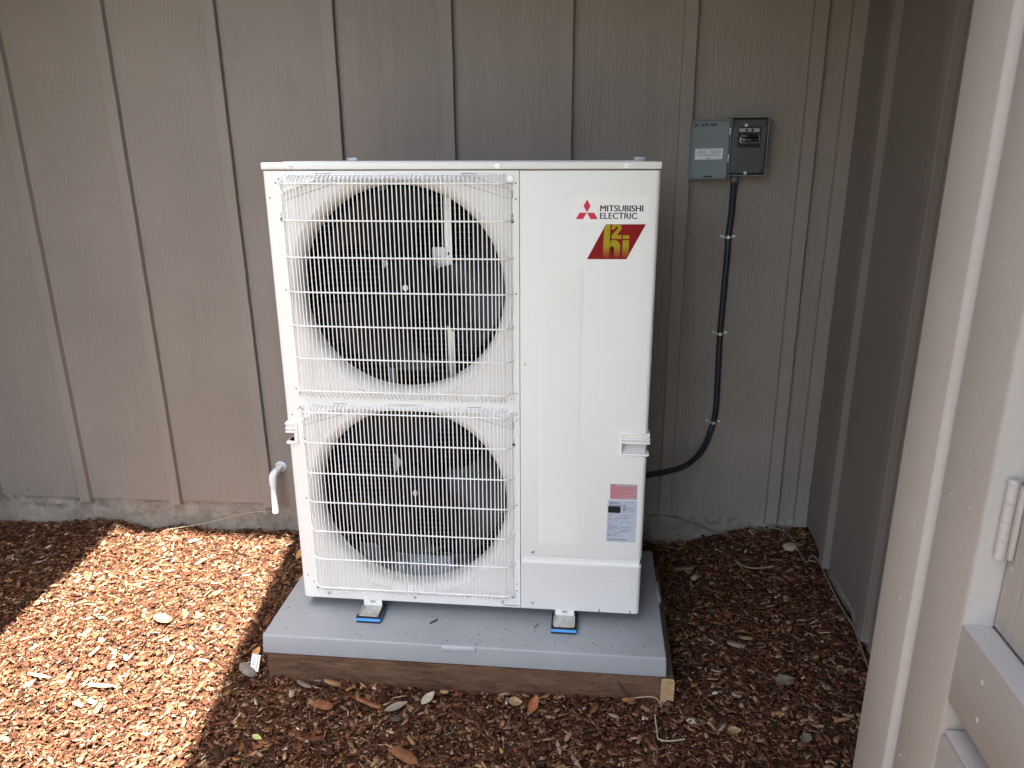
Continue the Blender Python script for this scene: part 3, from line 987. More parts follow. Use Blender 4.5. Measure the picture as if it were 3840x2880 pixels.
# ---- fans
def build_fan(cx, cz, rot):
    fan = bpy.data.objects.new('fan', None); fan.empty_display_size = .05
    link(fan, hp); fan.location = Vector((cx, 0.09, cz)) - hp.location
    b = new()
    lathe(b, (cx, 0, cz), [(0.0, 0.062), (0.014, 0.062), (0.018, 0.066), (0.060, 0.066), (0.076, 0.069), (0.0815, 0.078), (0.083, 0.150), (0.079, 0.155)], 'Y', 48)
    for k in range(6):
        a = k * PI / 3 + .3
        cyl(b, (cx + .05 * math.cos(a), 0.0662, cz + .05 * math.sin(a)), (0, -1, 0), 0.004, 0.0012, 10)
    obj('hub', b, M['motor'], fan, 40)
    b = new()
    cyl(b, (cx, 0.063, cz), (0, -1, 0), 0.0085, 0.002, 20)
    cyl(b, (cx, 0.061, cz), (0, -1, 0), 0.0062, 0.007, 6)
    cyl(b, (cx, 0.054, cz), (0, -1, 0), 0.0036, 0.006, 12)
    obj('hub_nut', b, M['zinc'], fan, 40)
    for k in range(3):
        b = new()
        nu, nv = 18, 22
        a0 = rot + k * 2 * PI / 3
        for side in (0, 1):
            vs = []
            for i in range(nu + 1):
                u = i / nu
                r = 0.080 + (0.272 - 0.080) * u
                # swept blade: narrow root, wide tip, scooped leading edge
                lead = a0 + 0.62 + 0.30 * u - 0.42 * math.sin(PI * u) * 0.5 + (0.10 * u ** 3)
                trail = a0 - 0.62 - 0.12 * u + 0.05 * math.sin(PI * u)
                row = []
                for j in range(nv + 1):
                    t = j / nv
                    a = trail + (lead - trail) * t
                    yy = 0.072 + 0.105 * t + 0.012 * math.sin(PI * t) * (1 - u * .4)
                    rr_ = r
                    if u > 0.9: rr_ = r - 0.020 * ((u - .9) / .1) * (abs(t - .5) * 2) ** 6
                    row.append(b.verts.new((cx + rr_ * math.cos(a), yy + side * 0.003, cz + rr_ * math.sin(a))))
                vs.append(row)
            for i in range(nu):
                for j in range(nv):
                    b.faces.new((vs[i][j], vs[i + 1][j], vs[i + 1][j + 1], vs[i][j + 1]))
            if side == 0: front = vs
            else:
                ring0 = [front[0][j] for j in range(nv + 1)] + [front[i][nv] for i in range(1, nu + 1)] + [front[nu][j] for j in range(nv - 1, -1, -1)] + [front[i][0] for i in range(nu - 1, 0, -1)]
                ring1 = [vs[0][j] for j in range(nv + 1)] + [vs[i][nv] for i in range(1, nu + 1)] + [vs[nu][j] for j in range(nv - 1, -1, -1)] + [vs[i][0] for i in range(nu - 1, 0, -1)]
                L = len(ring0)
                for q in range(L):
                    b.faces.new((ring0[q], ring0[(q + 1) % L], ring1[(q + 1) % L], ring1[q]))
        # shallow ribs moulded on the blade face
        obj('blade', b, M['fan'], fan, 50)
    return fan
build_fan(*FANS[0], math.radians(-8))
build_fan(*FANS[1], math.radians(-14))

# ---- innards
for cx, cz in FANS:
    b = new(); cyl(b, (cx, 0.158, cz), (0, 1, 0), 0.062, 0.075, 28)
    obj('fan_motor', b, M['motor'], hp, 40)
b = new()
box(b, 0.008, SEAM - .004, 0.300, 0.322, 0.006, FT - .004)
box(b, 0.006, 0.024, 0.075, 0.2995, 0.006, FT - .004)
obj('coil', b, M['coil'], hp)
b = new()
z = 0.055
while z < 1.285:
    tube(b, [(0.030, 0.10, z), (0.031, 0.22, z), (0.050, 0.268, z), (0.085, 0.287, z), (0.20, 0.290, z), (SEAM - .006, 0.290, z)], 0.00125, 5)
    z += 0.0176
obj('coil_rods', b, M['rod'], hp, 60)
bpy.data.objects['coil_rods']['kind'] = 'stuff'
# motor bracket struts and plates (galvanised channels)
def channel(x0, x1, y, z0, z1, m='galv'):
    b = new()
    box(b, x0, x1, y, y + .0016, z0, z1)
    box(b, x1 - .0015, x1, y + .0017, y + .018, z0, z1)
    box(b, x0, x0 + .0015, y + .0017, y + .018, z0, z1)
    return obj('strut', b, M[m], hp)
channel(0.450, 0.470, 0.200, 0.640, 1.290)
channel(0.262, 0.281, 0.200, 0.640, 1.290, 'galv_dull')
channel(0.463, 0.484, 0.204, 0.060, 0.620, 'motor')
channel(0.262, 0.281, 0.204, 0.030, 0.600, 'galv_dull')
b = new(); box(b, 0.413, 0.449, 0.1965, 0.1985, 1.028, 1.078); box(b, 0.413, 0.471, 0.1940, 0.1962, 1.010, 1.075)
obj('motor_plate', b, M['galv'], hp)
b = new(); cyl(b, (0.460, 0.194, 1.060), (0, -1, 0), 0.0045, 0.003, 12); obj('rubber_stud', b, M['rubber'], hp)
b = new(); prism_xz(b, [(0.2665, 0.4410), (0.272, 0.4410), (0.286, 0.420), (0.2950, 0.396), (0.286, 0.374), (0.266, 0.343), (0.262, 0.343)], 0.198, 0.200)
obj('motor_plate', b, M['galv_dull'], hp)
bbox('deflector_plate', 0.128, 0.196, 0.198, 0.200, 0.004, 0.090, M['galv_dull'], hp)
bbox('base_post', 0.256, 0.284, 0.188, 0.192, 0.003, 0.073, M['galv'], hp)
b = new()
box(b, 0.286, 0.44, 0.215, 0.217, 0.003, 0.056); box(b, 0.286, 0.44, 0.195, 0.2145, 0.054, 0.0565); box(b, 0.340, 0.385, 0.190, 0.1945, 0.030, 0.0325)
obj('base_rail', b, M['galv'], hp)

# ---- fan guards
def wirepath(x, zt, zb, yd, zt2, zb2):
    return [(x, -0.0042, zt), (x, -0.0060, zt - .004), (x, yd + .006, zt2 + .012), (x, yd + .001, zt2 + .006), (x, yd, zt2), (x, yd, zb2), (x, yd + .001, zb2 - .004), (x, yd + .006, zb2 - .010), (x, -0.0060, zb + .004), (x, -0.0042, zb)]
xs_main = [0.0734, 0.0826, 0.0919, 0.1004, 0.1116]
xx = 0.1116
while xx < 0.610:
    xx += 0.01176
    xs_main.append(xx)
xs_main += [0.6273, 0.6363, 0.6452]
def guard(ztop, zbot_, bars, rot_end):
    g = bpy.data.objects.new('fan_guard', None); g.empty_display_size = .05
    link(g, hp); g.location = Vector((0.353, -0.02, (ztop + zbot_) / 2)) - hp.location
    b = new()
    zt2, zb2 = bars[0], bars[-1]
    tube(b, wirepath(xs_main[0], ztop, zbot_, -0.0282, zt2, zb2), 0.00160, 6)
    first = obj('guard_wire', b, M['wire'], g, 60)
    for x in xs_main[1:]:
        c = first.copy(); COL.objects.link(c); c.parent = g
        c.location = Vector((x - xs_main[0], 0, 0))
    for x, y in ((0.0500, -0.0065), (0.0605, -0.0185), (0.6560, -0.0190), (0.6655, -0.0080)):
        b = new()
        tube(b, [(x, y, zt2 + .001), (x, y, zb2 - .001)], 0.00155, 6)
        obj('guard_wire', b, M['wire'], g, 60)
    for i, z in enumerate(bars):
        b = new()
        zl = z - 0.0005
        p = [(0.0445, -0.0015 if i not in (0, 6) else -0.0035, zl), (0.0490, -0.0085, zl), (0.0600, -0.0215, z), (0.0665, -0.0285, z), (0.0720, -0.0305, z), (0.0800, -0.0310, z),
             (0.6390, -0.0310, z), (0.6470, -0.0305, z), (0.6530, -0.0280, z), (0.6590, -0.0215, z), (0.6680, -0.0090, zl), (0.6720, -0.0015 if i not in (0, 6) else -0.0035, zl)]
        tube(b, p, 0.0022, 8)
        obj('guard_bar', b, M['wire'], g, 60)
    for z in (ztop, zbot_):
        b = new()
        tube(b, [(0.0630, -0.0038, z), (0.6513, -0.0038, z)], 0.0016, 8)
        obj('guard_rail', b, M['wire'], g, 60)
    for x, z, s in ((0.0468, ztop - .011, -1), (0.6662, ztop - .011, -1), (0.0505, zbot_ + .012, 1), (0.6655, zbot_ + .012, 1)):
        b = new()
        lathe(b, (x, -0.0005, z), [(0.0046, -0.0005), (0.0046, -0.0022), (0.0090, -0.0022), (0.0096, -0.0014), (0.0096, -0.0002)], 'Y', 18)
        obj('mounting_eye', b, M['wire'], g, 50)
        hexscrew(g, x, z, -0.0027)
    return g
guard(1.2936, 0.6712, [1.2722, 1.1766, 1.0790, 0.9840, 0.8889, 0.7948, 0.6994], 0)
guard(0.6512, 0.0295, [0.6336, 0.5400, 0.4442, 0.3500, 0.2530, 0.1580, 0.0588], 0)

# small hood ribs pressed at the top of each opening
for ztop in (1.2936, 0.6512):
    b = new()
    line = [(0.0520, ztop - .047), (0.115, ztop - .026), (0.150, ztop - .0125), (0.360, ztop - .0105), (0.575, ztop - .0125), (0.612, ztop - .026), (0.6660, ztop - .043)]
    for (xa, za), (xb, zb_) in zip(line, line[1:]):
        vs = [(xa, -0.0003, za), (xb, -0.0003, zb_), (xb, -0.0115, zb_ - .001), (xa, -0.0115, za - .001), ]
        lo = [b.verts.new(v) for v in vs]
        hi = [b.verts.new((v[0], v[1], v[2] + .010 if v[1] > -.001 else v[2] + .003)) for v in vs]
        b.faces.new(lo); b.faces.new(hi[::-1])
        for q in range(4):
            b.faces.new((lo[q], hi[q], hi[(q + 1) % 4], lo[(q + 1) % 4]))
    obj('drip_lip', b, M['white'], hp)
    b = new()
    tube(b, [(0.0560, -0.0006, ztop - .067), (0.20, -0.0006, ztop - .022)], 0.0009, 5)
    tube(b, [(0.54, -0.0006, ztop - .024), (0.668, -0.0006, ztop - .062), (0.6705, -0.0006, ztop - .056), (0.6705, -0.0006, ztop - .040)], 0.0009, 5)
    obj('panel_seam', b, M['labelgrey'], hp, 60)
    for x0 in (0.145, 0.535):
        b = new(); emboss(b, x0, x0 + .045, ztop - .001, ztop + .0055, .002, ((0, -.0002), (.0015, .0018), (.002, .002)))
        obj('clip_boss', b, M['white'], hp, 40)

# ---- stickers
ST = 0.0004
bs = new(); prism_xz(bs, rrect(0.8223, 1.0225, 1.1697, 1.2419, 0.003, 3), -ST, 0.0)
brand = obj('brand_sticker', bs, M['sticker'], hp)
yv = -ST - 0.00025
b = new()
prism_xz(b, [(0.8645, 1.2314), (0.8737, 1.2146), (0.8645, 1.1985), (0.8553, 1.2146)], yv, -ST)
prism_xz(b, [(0.8362, 1.1812), (0.8550, 1.1812), (0.8641, 1.1975), (0.8453, 1.1975)], yv, -ST)
prism_xz(b, [(0.8740, 1.1812), (0.8926, 1.1812), (0.8837, 1.1975), (0.8649, 1.1975)], yv, -ST)
obj('three_diamond_logo', b, M['logored'], brand)
text('lettering', 'MITSUBISHI', 0.8983, 1.0075, 1.2010, 1.2166, yv, M['ink'], brand, 0.0058)
text('lettering', 'ELECTRIC', 0.8983, 0.9930, 1.1820, 1.1976, yv, M['ink'], brand, 0.0058)

b = new()
prism_xz(b, [(0.9142, 1.1680), (1.0172, 1.1688), (0.9708, 1.0780), (0.8673, 1.0774)], -ST, 0.0)
hi = obj('red_parallelogram_sticker', b, M['stickred'], hp)
b = new()
hpoly = [(0.9085, 1.0795), (0.9102, 1.1565), (0.9146, 1.1668), (0.9262, 1.1668), (0.9258, 1.1258), (0.9300, 1.1275), (0.9360, 1.1278)]
for k in range(9):
    a = PI / 2 - k * PI / 16
    hpoly.append((0.9360 + 0.0170 * math.cos(a), 1.1110 + 0.0168 * math.sin(a)))
hpoly += [(0.9530, 1.0795), (0.9366, 1.0795), (0.9366, 1.1055)]
for k in range(7):
    a = k * PI / 6
    hpoly.append((0.9313 + 0.0053 * math.cos(a), 1.1060 + 0.0056 * math.sin(a)))
hpoly += [(0.9260, 1.1055), (0.9260, 1.0795)]
prism_xz(b, hpoly, yv, -ST)
prism_xz(b, [(0.9592, 1.0795), (0.9592, 1.1273), (0.9756, 1.1273), (0.9753, 1.0880), (0.9712, 1.0795)], yv, -ST)
prism_xz(b, [(0.9594, 1.1312), (0.9594, 1.1403), (0.9758, 1.1403), (0.9758, 1.1312)], yv, -ST)
# figure 2: thick stroke outline
def ribbon(bm, pts, w, y0, y1):
    P = [Vector((p[0], 0, p[1])) for p in pts]
    L_, R_ = [], []
    for i, p in enumerate(P):
        d = (P[min(i + 1, len(P) - 1)] - P[max(i - 1, 0)]).normalized()
        nrm = Vector((-d.z, 0, d.x)) * w[i] * .5
        L_.append(p + nrm); R_.append(p - nrm)
    for i in range(len(P) - 1):
        q = [(v.x, min(v.z, 1.1676)) for v in (L_[i], L_[i + 1], R_[i + 1], R_[i])]
        bm.faces.new([bm.verts.new((x_, y0, z_)) for x_, z_ in q])
tp, tw = [], []
for k in range(12):
    a = math.radians(200 - k * 19)
    tp.append((0.9425 + 0.0085 * math.cos(a), 1.1585 + 0.0085 * math.sin(a))); tw.append(0.0085)
tp += [(0.9440, 1.1490), (0.9395, 1.1430), (0.9345, 1.1375)]; tw += [.0088, .0095, .0095]
ribbon(b, tp, tw, yv - .00003, -ST)
prism_xz(b, [(0.9300, 1.1385), (0.9330, 1.1408), (0.9556, 1.1404), (0.9558, 1.1308), (0.9335, 1.1308), (0.9300, 1.1325), (0.9288, 1.1355)], yv - .00006, -ST)
bmesh.ops.triangulate(b, faces=b.faces, ngon_method='EAR_CLIP')
obj('lettering', b, M['gold'], hi)

b = new(); prism_xz(b, [(0.9493, 0.4314), (1.0272, 0.4314), (1.0276, 0.3828), (0.9496, 0.3828)], -ST, 0)
warn = obj('warning_label', b, M['labelgrey'], hp)
b = new()
z = 0.4292
row = 0
box(b, 0.952, 0.966, yv, -ST, z - .0040, z)
z -= .0052
widths = [0.070, 0.072, 0.071, 0.066, 0.071, 0.026, 0.066, 0.073, 0.073, 0.050, 0.074, 0.073, 0.052, 0.016]
for w_ in widths:
    x = 0.9515
    while x < 0.9515 + w_:
        ww = rng.uniform(.003, .009)
        box(b, x, min(x + ww, 1.0255), yv, -ST, z - .0019, z)
        x += ww + .0010
    z -= .00285
obj('small_print', b, M['inkred'], warn)

b = new(); prism_xz(b, [(0.9437, 0.3804), (1.0286, 0.3804), (1.0289, 0.2452), (0.9437, 0.2452)], -ST, 0)
rate = obj('rating_label', b, M['silver'], hp)
b = new()
c0 = Vector((0.9540, 0, 0.3716))
s_ = 0.0042
prism_xz(b, [(c0.x, c0.z + s_), (c0.x + .0020, c0.z + .0020), (c0.x, c0.z), (c0.x - .0020, c0.z + .0020)], yv, -ST)
prism_xz(b, [(c0.x - .0046, c0.z - .0030), (c0.x - .0012, c0.z - .0030), (c0.x - .0001, c0.z - .0001), (c0.x - .0026, c0.z - .0001)], yv, -ST)
prism_xz(b, [(c0.x + .0012, c0.z - .0030), (c0.x + .0046, c0.z - .0030), (c0.x + .0026, c0.z - .0001), (c0.x + .0001, c0.z - .0001)], yv, -ST)
obj('three_diamond_logo', b, M['ink'], rate)
text('lettering', 'MITSUBISHI', 0.9600, 0.9795, 0.3716, 0.3743, yv, M['ink'], rate, 0.004)
text('lettering', 'ELECTRIC', 0.9600, 0.9770, 0.3683, 0.3710, yv, M['ink'], rate, 0.004)
text('lettering', 'SPLIT-SYSTEM HEAT PUMP', 0.9490, 0.9985, 0.3625, 0.3655, yv, M['ink'], rate, 0.003)
text('lettering', 'MITSUBISHI ELECTRIC CORPORATION', 0.9468, 1.0020, 0.2520, 0.2548, yv, M['ink'], rate, 0.003)
b = new(); prism_xz(b, rrect(0.9455, 0.9820, 0.3395, 0.3610, 0.003, 3), yv, -ST)
blk = obj('black_badge', b, M['ink'], rate)
b = new(); emboss(b, 0.9846, 1.0255, 0.3385, 0.3600, 0.002, ((0, 0), (.0001, .0002)), yv + .0001)
obj('certification_frame', b, M['silver'], rate)
b = new(); lathe(b, (0.9930, 0, 0.3530), [(0.0060, yv - .0002), (0.0046, yv - .0002), (0.0046, yv)], 'Y', 20)
box(b, 0.9915, 0.9925, yv - .0003, yv, 0.350, 0.356); box(b, 0.9938, 0.9948, yv - .0003, yv, 0.350, 0.356)
obj('certification_mark', b, M['ink'], rate)
b = new()
def dashes(x0, x1, z, h=.0011, lo=.002, hi_=.006, gap=.001):
    x = x0
    while x < x1 - .001:
        w_ = min(rng.uniform(lo, hi_), x1 - x)
        box(b, x, x + w_, yv - .0002, -ST, z - h, z)
        x += w_ + gap
for (x0, x1, z) in ((.990, 1.020, .3745), (1.004, 1.024, .3577), (1.004, 1.022, .3545), (1.004, 1.024, .3513), (1.004, 1.020, .3480), (1.004, 1.022, .3447), (.9865, .9985, .3435),
                    (.947, .955, .3375), (.947, .968, .3335), (.981, 1.016, .3325), (.947, .958, .3275), (.966, .988, .3265), (.991, 1.010, .3280), (.991, 1.009, .3245),
                    (.947, 1.000, .3215), (.947, .957, .3180), (.965, .975, .3178), (.947, .957, .3145), (.965, .975, .3143), (.985, 1.010, .3135), (1.013, 1.018, .3130),
                    (.947, .963, .3098), (.982, .990, .3090), (1.000, 1.014, .3080), (.946, .957, .3045), (.972, .986, .3042), (.946, .960, .3010), (.967, .975, .3005),
                    (.946, .972, .2975), (.946, .976, .2940), (.946, .984, .2912), (.982, 1.018, .2960), (.985, 1.012, .2930), (.946, .968, .2875), (.966, .980, .2872), (.990, 1.018, .2868),
                    (.945, .966, .2842), (.982, 1.010, .2832), (.982, 1.010, .2798), (.945, .990, .2775), (.945, .953, .2730), (.957, .980, .2728), (.945, .955, .2690), (.965, .978, .2685),
                    (.945, .972, .2655), (.978, .992, .2652), (.945, .962, .2492), (.970, .999, .2490)):
    dashes(x0, x1, z)
obj('small_print', b, M['inkgrey'], rate)
text('lettering', 'SERIAL NO.', .9455, .9560, .2660, .2678, yv, M['ink'], rate)
b = new(); box(b, 0.6340, 0.6855, -.0004, 0.0002, 0.0068, 0.0112)
sm = obj('base_label', b, M['silver'], hp)
b = new()
for x0, x1 in ((.6475, .6525), (.6535, .6570), (.6580, .6625), (.6655, .6700), (.6710, .6760)):
    box(b, x0, x1, -.0006, -.0004, 0.0082, 0.0098)
obj('small_print', b, M['inkgrey'], sm)

# ---- feet
def foot(cx, bolt_dx):
    ft = bpy.data.objects.new('foot', None); ft.empty_display_size = .03
    link(ft, hp); ft.location = Vector((cx, 0, -0.018)) - hp.location
    z0 = -0.0188
    b = new()
    box(b, cx - .0310, cx + .0310, -0.0565, 0.060, z0, z0 + .0022, 0.0008)
    for s in (-1, 1):
        box(b, cx + s * .0315 - .0012, cx + s * .0315 + .0012, -0.0560, 0.055, z0 + .0003, z0 + .0075, 0.0008)
    box(b, cx - .0285, cx + .0285, -0.0578, -0.0560, z0 - .0030, z0 + .0020, 0.0007)
    obj('foot_plate', b, M['foot'], ft, 40)
    b = new()
    box(b, cx - .0290, cx + .0290, 0.0000, 0.0020, z0 + .0023, 0.0010, 0.0006)
    box(b, cx - .0290, cx + .0290, -0.0022, 0.0, z0 + .0023, z0 + .0052, 0.0008)
    obj('foot_flange', b, M['white'], ft, 40)
    bbox('flange_slot', cx - .0085, cx + .0085, -0.0006, 0.0015, -0.0075, 0.0005, M['galv_dull'], ft)
    b = new()
    bx_ = cx + bolt_dx
    by_ = -0.030
    cyl(b, (bx_, by_, z0 + .0022), (0, 0, 1), 0.0115, 0.0014, 24)
    cyl(b, (bx_, by_, z0 + .0036), (0, 0, 1), 0.0068, 0.0060, 6)
    cyl(b, (bx_, by_, z0 + .0096), (0, 0, 1), 0.0040, 0.0060, 14)
    obj('anchor_bolt', b, M['zinc'], ft, 30)
foot(0.2225, -0.003)
foot(0.8243, -0.002)

def vib_pad(cx, label):
    t = thing('vibration_pad', label, 'vibration pad', (cx, -0.03, PZ), 'vibration pads under the heat pump feet')
    x0, x1, y0, y1 = cx - .0385, cx + .0385, -0.0615, 0.0160
    bbox('top_rubber', x0, x1, y0, y1, PZ + .0165, PZ + .0217, M['rubber'], t, .0006)
    b = new(); box(b, x0 + .0006, x1 - .0006, y0 + .0004, y1 - .001, PZ + .0064, PZ + .0163, .0004); obj('foam_core', b, M['foam'], t, 40)
    b = new()
    box(b, x0, x1, y0, y1, PZ + .0028, PZ + .0062)
    n = 12
    for k in range(n):
        xa = x0 + (x1 - x0) * (k + .12) / n; xb = x0 + (x1 - x0) * (k + .72) / n
        box(b, xa, xb, y0, y1, PZ + .0002, PZ + .0030)
    obj('ribbed_rubber', b, M['rubber'], t)
vib_pad(0.2235, 'blue and black vibration pad under the left front foot of the heat pump')
vib_pad(0.8243, 'blue and black vibration pad under the right front foot of the heat pump')

# ------------------------------------------------------------------ disconnect box
bx = thing('disconnect_box', 'open grey electrical disconnect box with 30 amp door on the siding wall', 'electrical box', (1.385, WY, 1.34))
b = new()
X0, X1, Z0, Z1 = 1.3225, 1.4430, 1.2560, 1.4385
YF, YB = 0.6760, WY - 0.0005
t_ = 0.0022
box(b, X0, X0 + t_, YF, YB, Z0, Z1); box(b, X1 - t_, X1, YF, YB, Z0, Z1)
box(b, X0 + t_ + .0001, X1 - t_ - .0001, YF, YB, Z0, Z0 + t_)
box(b, X0 - .001, X1 + .001, YF - .004, YB, Z1 + .0002, Z1 + .0026)
box(b, X0 + t_, X1 - t_, YB - .002, YB, Z0 + t_, Z1)
obj('enclosure', b, M['boxgrey'], bx)
b = new()
prism_xz(b, [(X0 + .006, Z0 + .008), (X1 - .007, Z0 + .008), (X1 - .007, 1.3150), (X0 + .006, 1.3150)], YF + .006, YF + .010)
prism_xz(b, [(X0 + .006, 1.3455), (X0 + .006, 1.3152), (X1 - .007, 1.3152), (X1 - .007, 1.3455)], YF + .004, YF + .008)
prism_xz(b, [(X0 + .006, 1.3457), (1.3470, 1.3457), (1.3470, 1.4105), (X0 + .006, 1.4105)], YF + .004, YF + .008)
prism_xz(b, [(1.4212, 1.3457), (X1 - .007, 1.3457), (X1 - .007, 1.4105), (1.4212, 1.4105)], YF + .004, YF + .008)
prism_xz(b, [(X0 + .004, 1.4107), (X1 - .005, 1.4107), (X1 - .005, 1.4330), (X0 + .004, 1.4330)], YF + .030, YF + .034)
obj('inner_cover', b, M['boxdark'], bx)
bbox('switch_recess', 1.3472, 1.4210, YF + .022, YF + .026, 1.3457, 1.4105, M['boxblack'], bx)
b = new()
for z in (1.262, 1.2690):
    pass
box(b, X0 + .007, X0 + .028, YF + .002, YF + .0058, Z0 + .010, Z0 + .022, .001); box(b, X1 - .031, X1 - .009, YF + .002, YF + .0058, Z0 + .010, Z0 + .024, .001)
obj('cover_clips', b, M['boxdark'], bx, 40)
bbox('fuse_label', 1.3525, 1.4170, YF + .0185, YF + .0195, 1.3945, 1.4055, M['silver'], bx)
b = new()
for x0, x1 in ((1.3545, 1.368), (1.382, 1.388), (1.4025, 1.4150)):
    for z in (1.4035, 1.4012, 1.3989):
        box(b, x0, x1, YF + .0180, YF + .0185, z - .0009, z)
obj('small_print', b, M['inkgrey'], bx)
for x in (1.3755, 1.3945):
    b = new(); cyl(b, (x, YF + .0184, 1.4000), (0, -1, 0), 0.0048, 0.003, 16); obj('fuse_cap', b, M['redcap'], bx, 40)
b = new()
box(b, 1.3560, 1.4130, YF - .004, YF + .020, 1.3625, 1.3765, .0025)
box(b, 1.3600, 1.4090, YF + .004, YF + .021, 1.3780, 1.3855, .0015)
ph = obj('pull_handle', b, M['handleblack'], bx, 40)
b = new()
tube(b, [(1.3600, YF - .0025, 1.3855), (1.3555, YF - .006, 1.3800), (1.3525, YF - .007, 1.3660), (1.3545, YF - .007, 1.3605), (1.4130, YF - .007, 1.3605), (1.4160, YF - .007, 1.3640), (1.4140, YF - .006, 1.3790), (1.4100, YF - .0025, 1.3855)], 0.0013, 6)
obj('handle_rim', b, M['zinc'], ph, 60)
text('lettering', 'OFF', 1.3795, 1.3890, 1.3665, 1.3720, YF - .0045, M['labelgrey'], ph, 0, .0003, True, True)
for x, z, y in ((1.3748, 1.4153, YF + .030), (1.3790, 1.2640, YF + .006)):
    b = new(); cyl(b, (x, y, z), (0, -1, 0), 0.0052, 0.0025, 16); box(b, x - .004, x + .004, y - .0030, y - .0024, z - .0007, z + .0007)
    obj('screw', b, M['zinc'], bx, 40)
for z0, z1 in ((1.3860, 1.4070), (1.3010, 1.3240)):
    b = new(); cyl(b, (X0 - .0022, YF + .001, z0), (0, 0, 1), 0.0019, z1 - z0, 10); obj('hinge_pin', b, M['zinc'], bx, 60)
# door, swung fully open to the left
b = new()
DX0, DX1, DZ0, DZ1, DY = 1.1945, 1.3195, 1.2435, 1.4325, 0.6930
box(b, DX0, DX1, DY, DY + .0018, DZ0, DZ1)
box(b, DX0, DX0 + .0018, DY - .013, DY - .0001, DZ0, DZ1); box(b, DX1 - .0018, DX1, DY - .009, DY - .0001, DZ0, DZ1)
box(b, DX0 + .0019, DX1 - .0019, DY - .013, DY - .0001, DZ1 - .0018, DZ1); box(b, DX0 + .0019, DX1 - .0019, DY - .007, DY - .0001, DZ0, DZ0 + .0018)
for vv in b.verts:
    vv.co.z += (vv.co.x - DX0) * 0.018
door = obj('cover_door', b, M['boxgrey'], bx)
bbox('latch_slot', 1.2450, 1.2735, DY - .0008, DY - .0001, 1.2500, 1.2548, M['dark_hole'], door)
b = new(); prism_xz(b, [(1.2135, 1.3418), (1.3040, 1.3434), (1.3037, 1.3084), (1.2133, 1.3067)], DY - .0005, DY - .0001)
lab = obj('cover_label', b, M['paper'], door)
b = new()
def ddash(x0, x1, z, y):
    x = x0
    while x < x1:
        w_ = rng.uniform(.002, .006)
        box(b, x, min(x + w_, x1), y - .0003, y, z - .0010, z)
        x += w_ + .0008
for x0, x1, z in ((1.224, 1.293, 1.3402), (1.222, 1.249, 1.3350), (1.222, 1.249, 1.3328), (1.218, 1.252, 1.3306), (1.222, 1.247, 1.3284), (1.265, 1.298, 1.3355), (1.264, 1.298, 1.3333), (1.262, 1.299, 1.3311), (1.268, 1.296, 1.3289), (1.223, 1.294, 1.3240), (1.219, 1.298, 1.3215), (1.238, 1.272, 1.3192), (1.284, 1.292, 1.3128)):
    ddash(x0, x1, z, DY - .0005)
obj('small_print', b, M['inkgrey'], lab)
b = new(); ddash(1.251, 1.263, 1.3125, DY - .0005)
box(b, 1.251, 1.2625, DY - .0008, DY - .0005, 1.3108, 1.3124)
obj('small_print', b, M['ink'], lab)
# handwriting
b = new()
def stroke(pts, ox, oz, s):
    tube(b, [(ox + px * s, DY - .0006, oz + pz * s) for px, pz in pts], 0.00125, 5)
GL = {'3': [[(0, .9), (.3, 1), (.5, .8), (.25, .55), (.5, .3), (.3, 0), (0, .05)]],
      '0': [[(.1, .2), (.1, .7), (.45, .72), (.48, .2), (.1, .2)]],
      'A': [[(0, 0), (.35, 1), (.6, 0)], [(.1, .4), (.55, .4)]],
      'M': [[(0, 0), (.12, .9), (.35, .3), (.6, .95), (.72, 0)]],
      'P': [[(0, 0), (.12, 1), (.5, .9), (.5, .6), (.08, .5)]],
      'a': [[(0, 0), (.25, .8), (.5, 0)], [(.1, .3), (.42, .3)]],
      'x': [[(0, .7), (.45, 0)], [(.45, .75), (0, 0)]]}
x = 1.2065; zz = 1.4110; s = .0098
for ch in '30 AMP Max':
    if ch == ' ':
        x += .0058; zz += .0005; continue
    for st_ in GL[ch]:
        stroke(st_, x, zz, s)
    x += (max(px for st_ in GL[ch] for px, _ in st_) + .22) * s
    zz += .0003
obj('handwriting', b, M['ink'], door)
# raised mark on the inside of the door (mirrored arrow and letters)
b = new()
tube(b, [(1.2250, DY - .0001, 1.3875), (1.2160, DY - .0001, 1.3800), (1.2310, DY - .0001, 1.3640)], 0.0009, 5)
x = 1.2290
for w_ in (.006, .0055, .0055, .004, .0085, .0075, .006, .0055, .003, .007, .0060):
    for k in range(2):
        xx_ = x + k * (w_ - .0012)
        box(b, xx_, xx_ + .0012, DY - .0009, DY, 1.3745, 1.3860 + (.0025 if w_ > .0072 else 0))
    if w_ > .005:
        box(b, x, x + w_, DY - .0008, DY, 1.3845, 1.3858)
    x += w_ + .0014
obj('embossed_mark', b, M['boxgrey'], door)

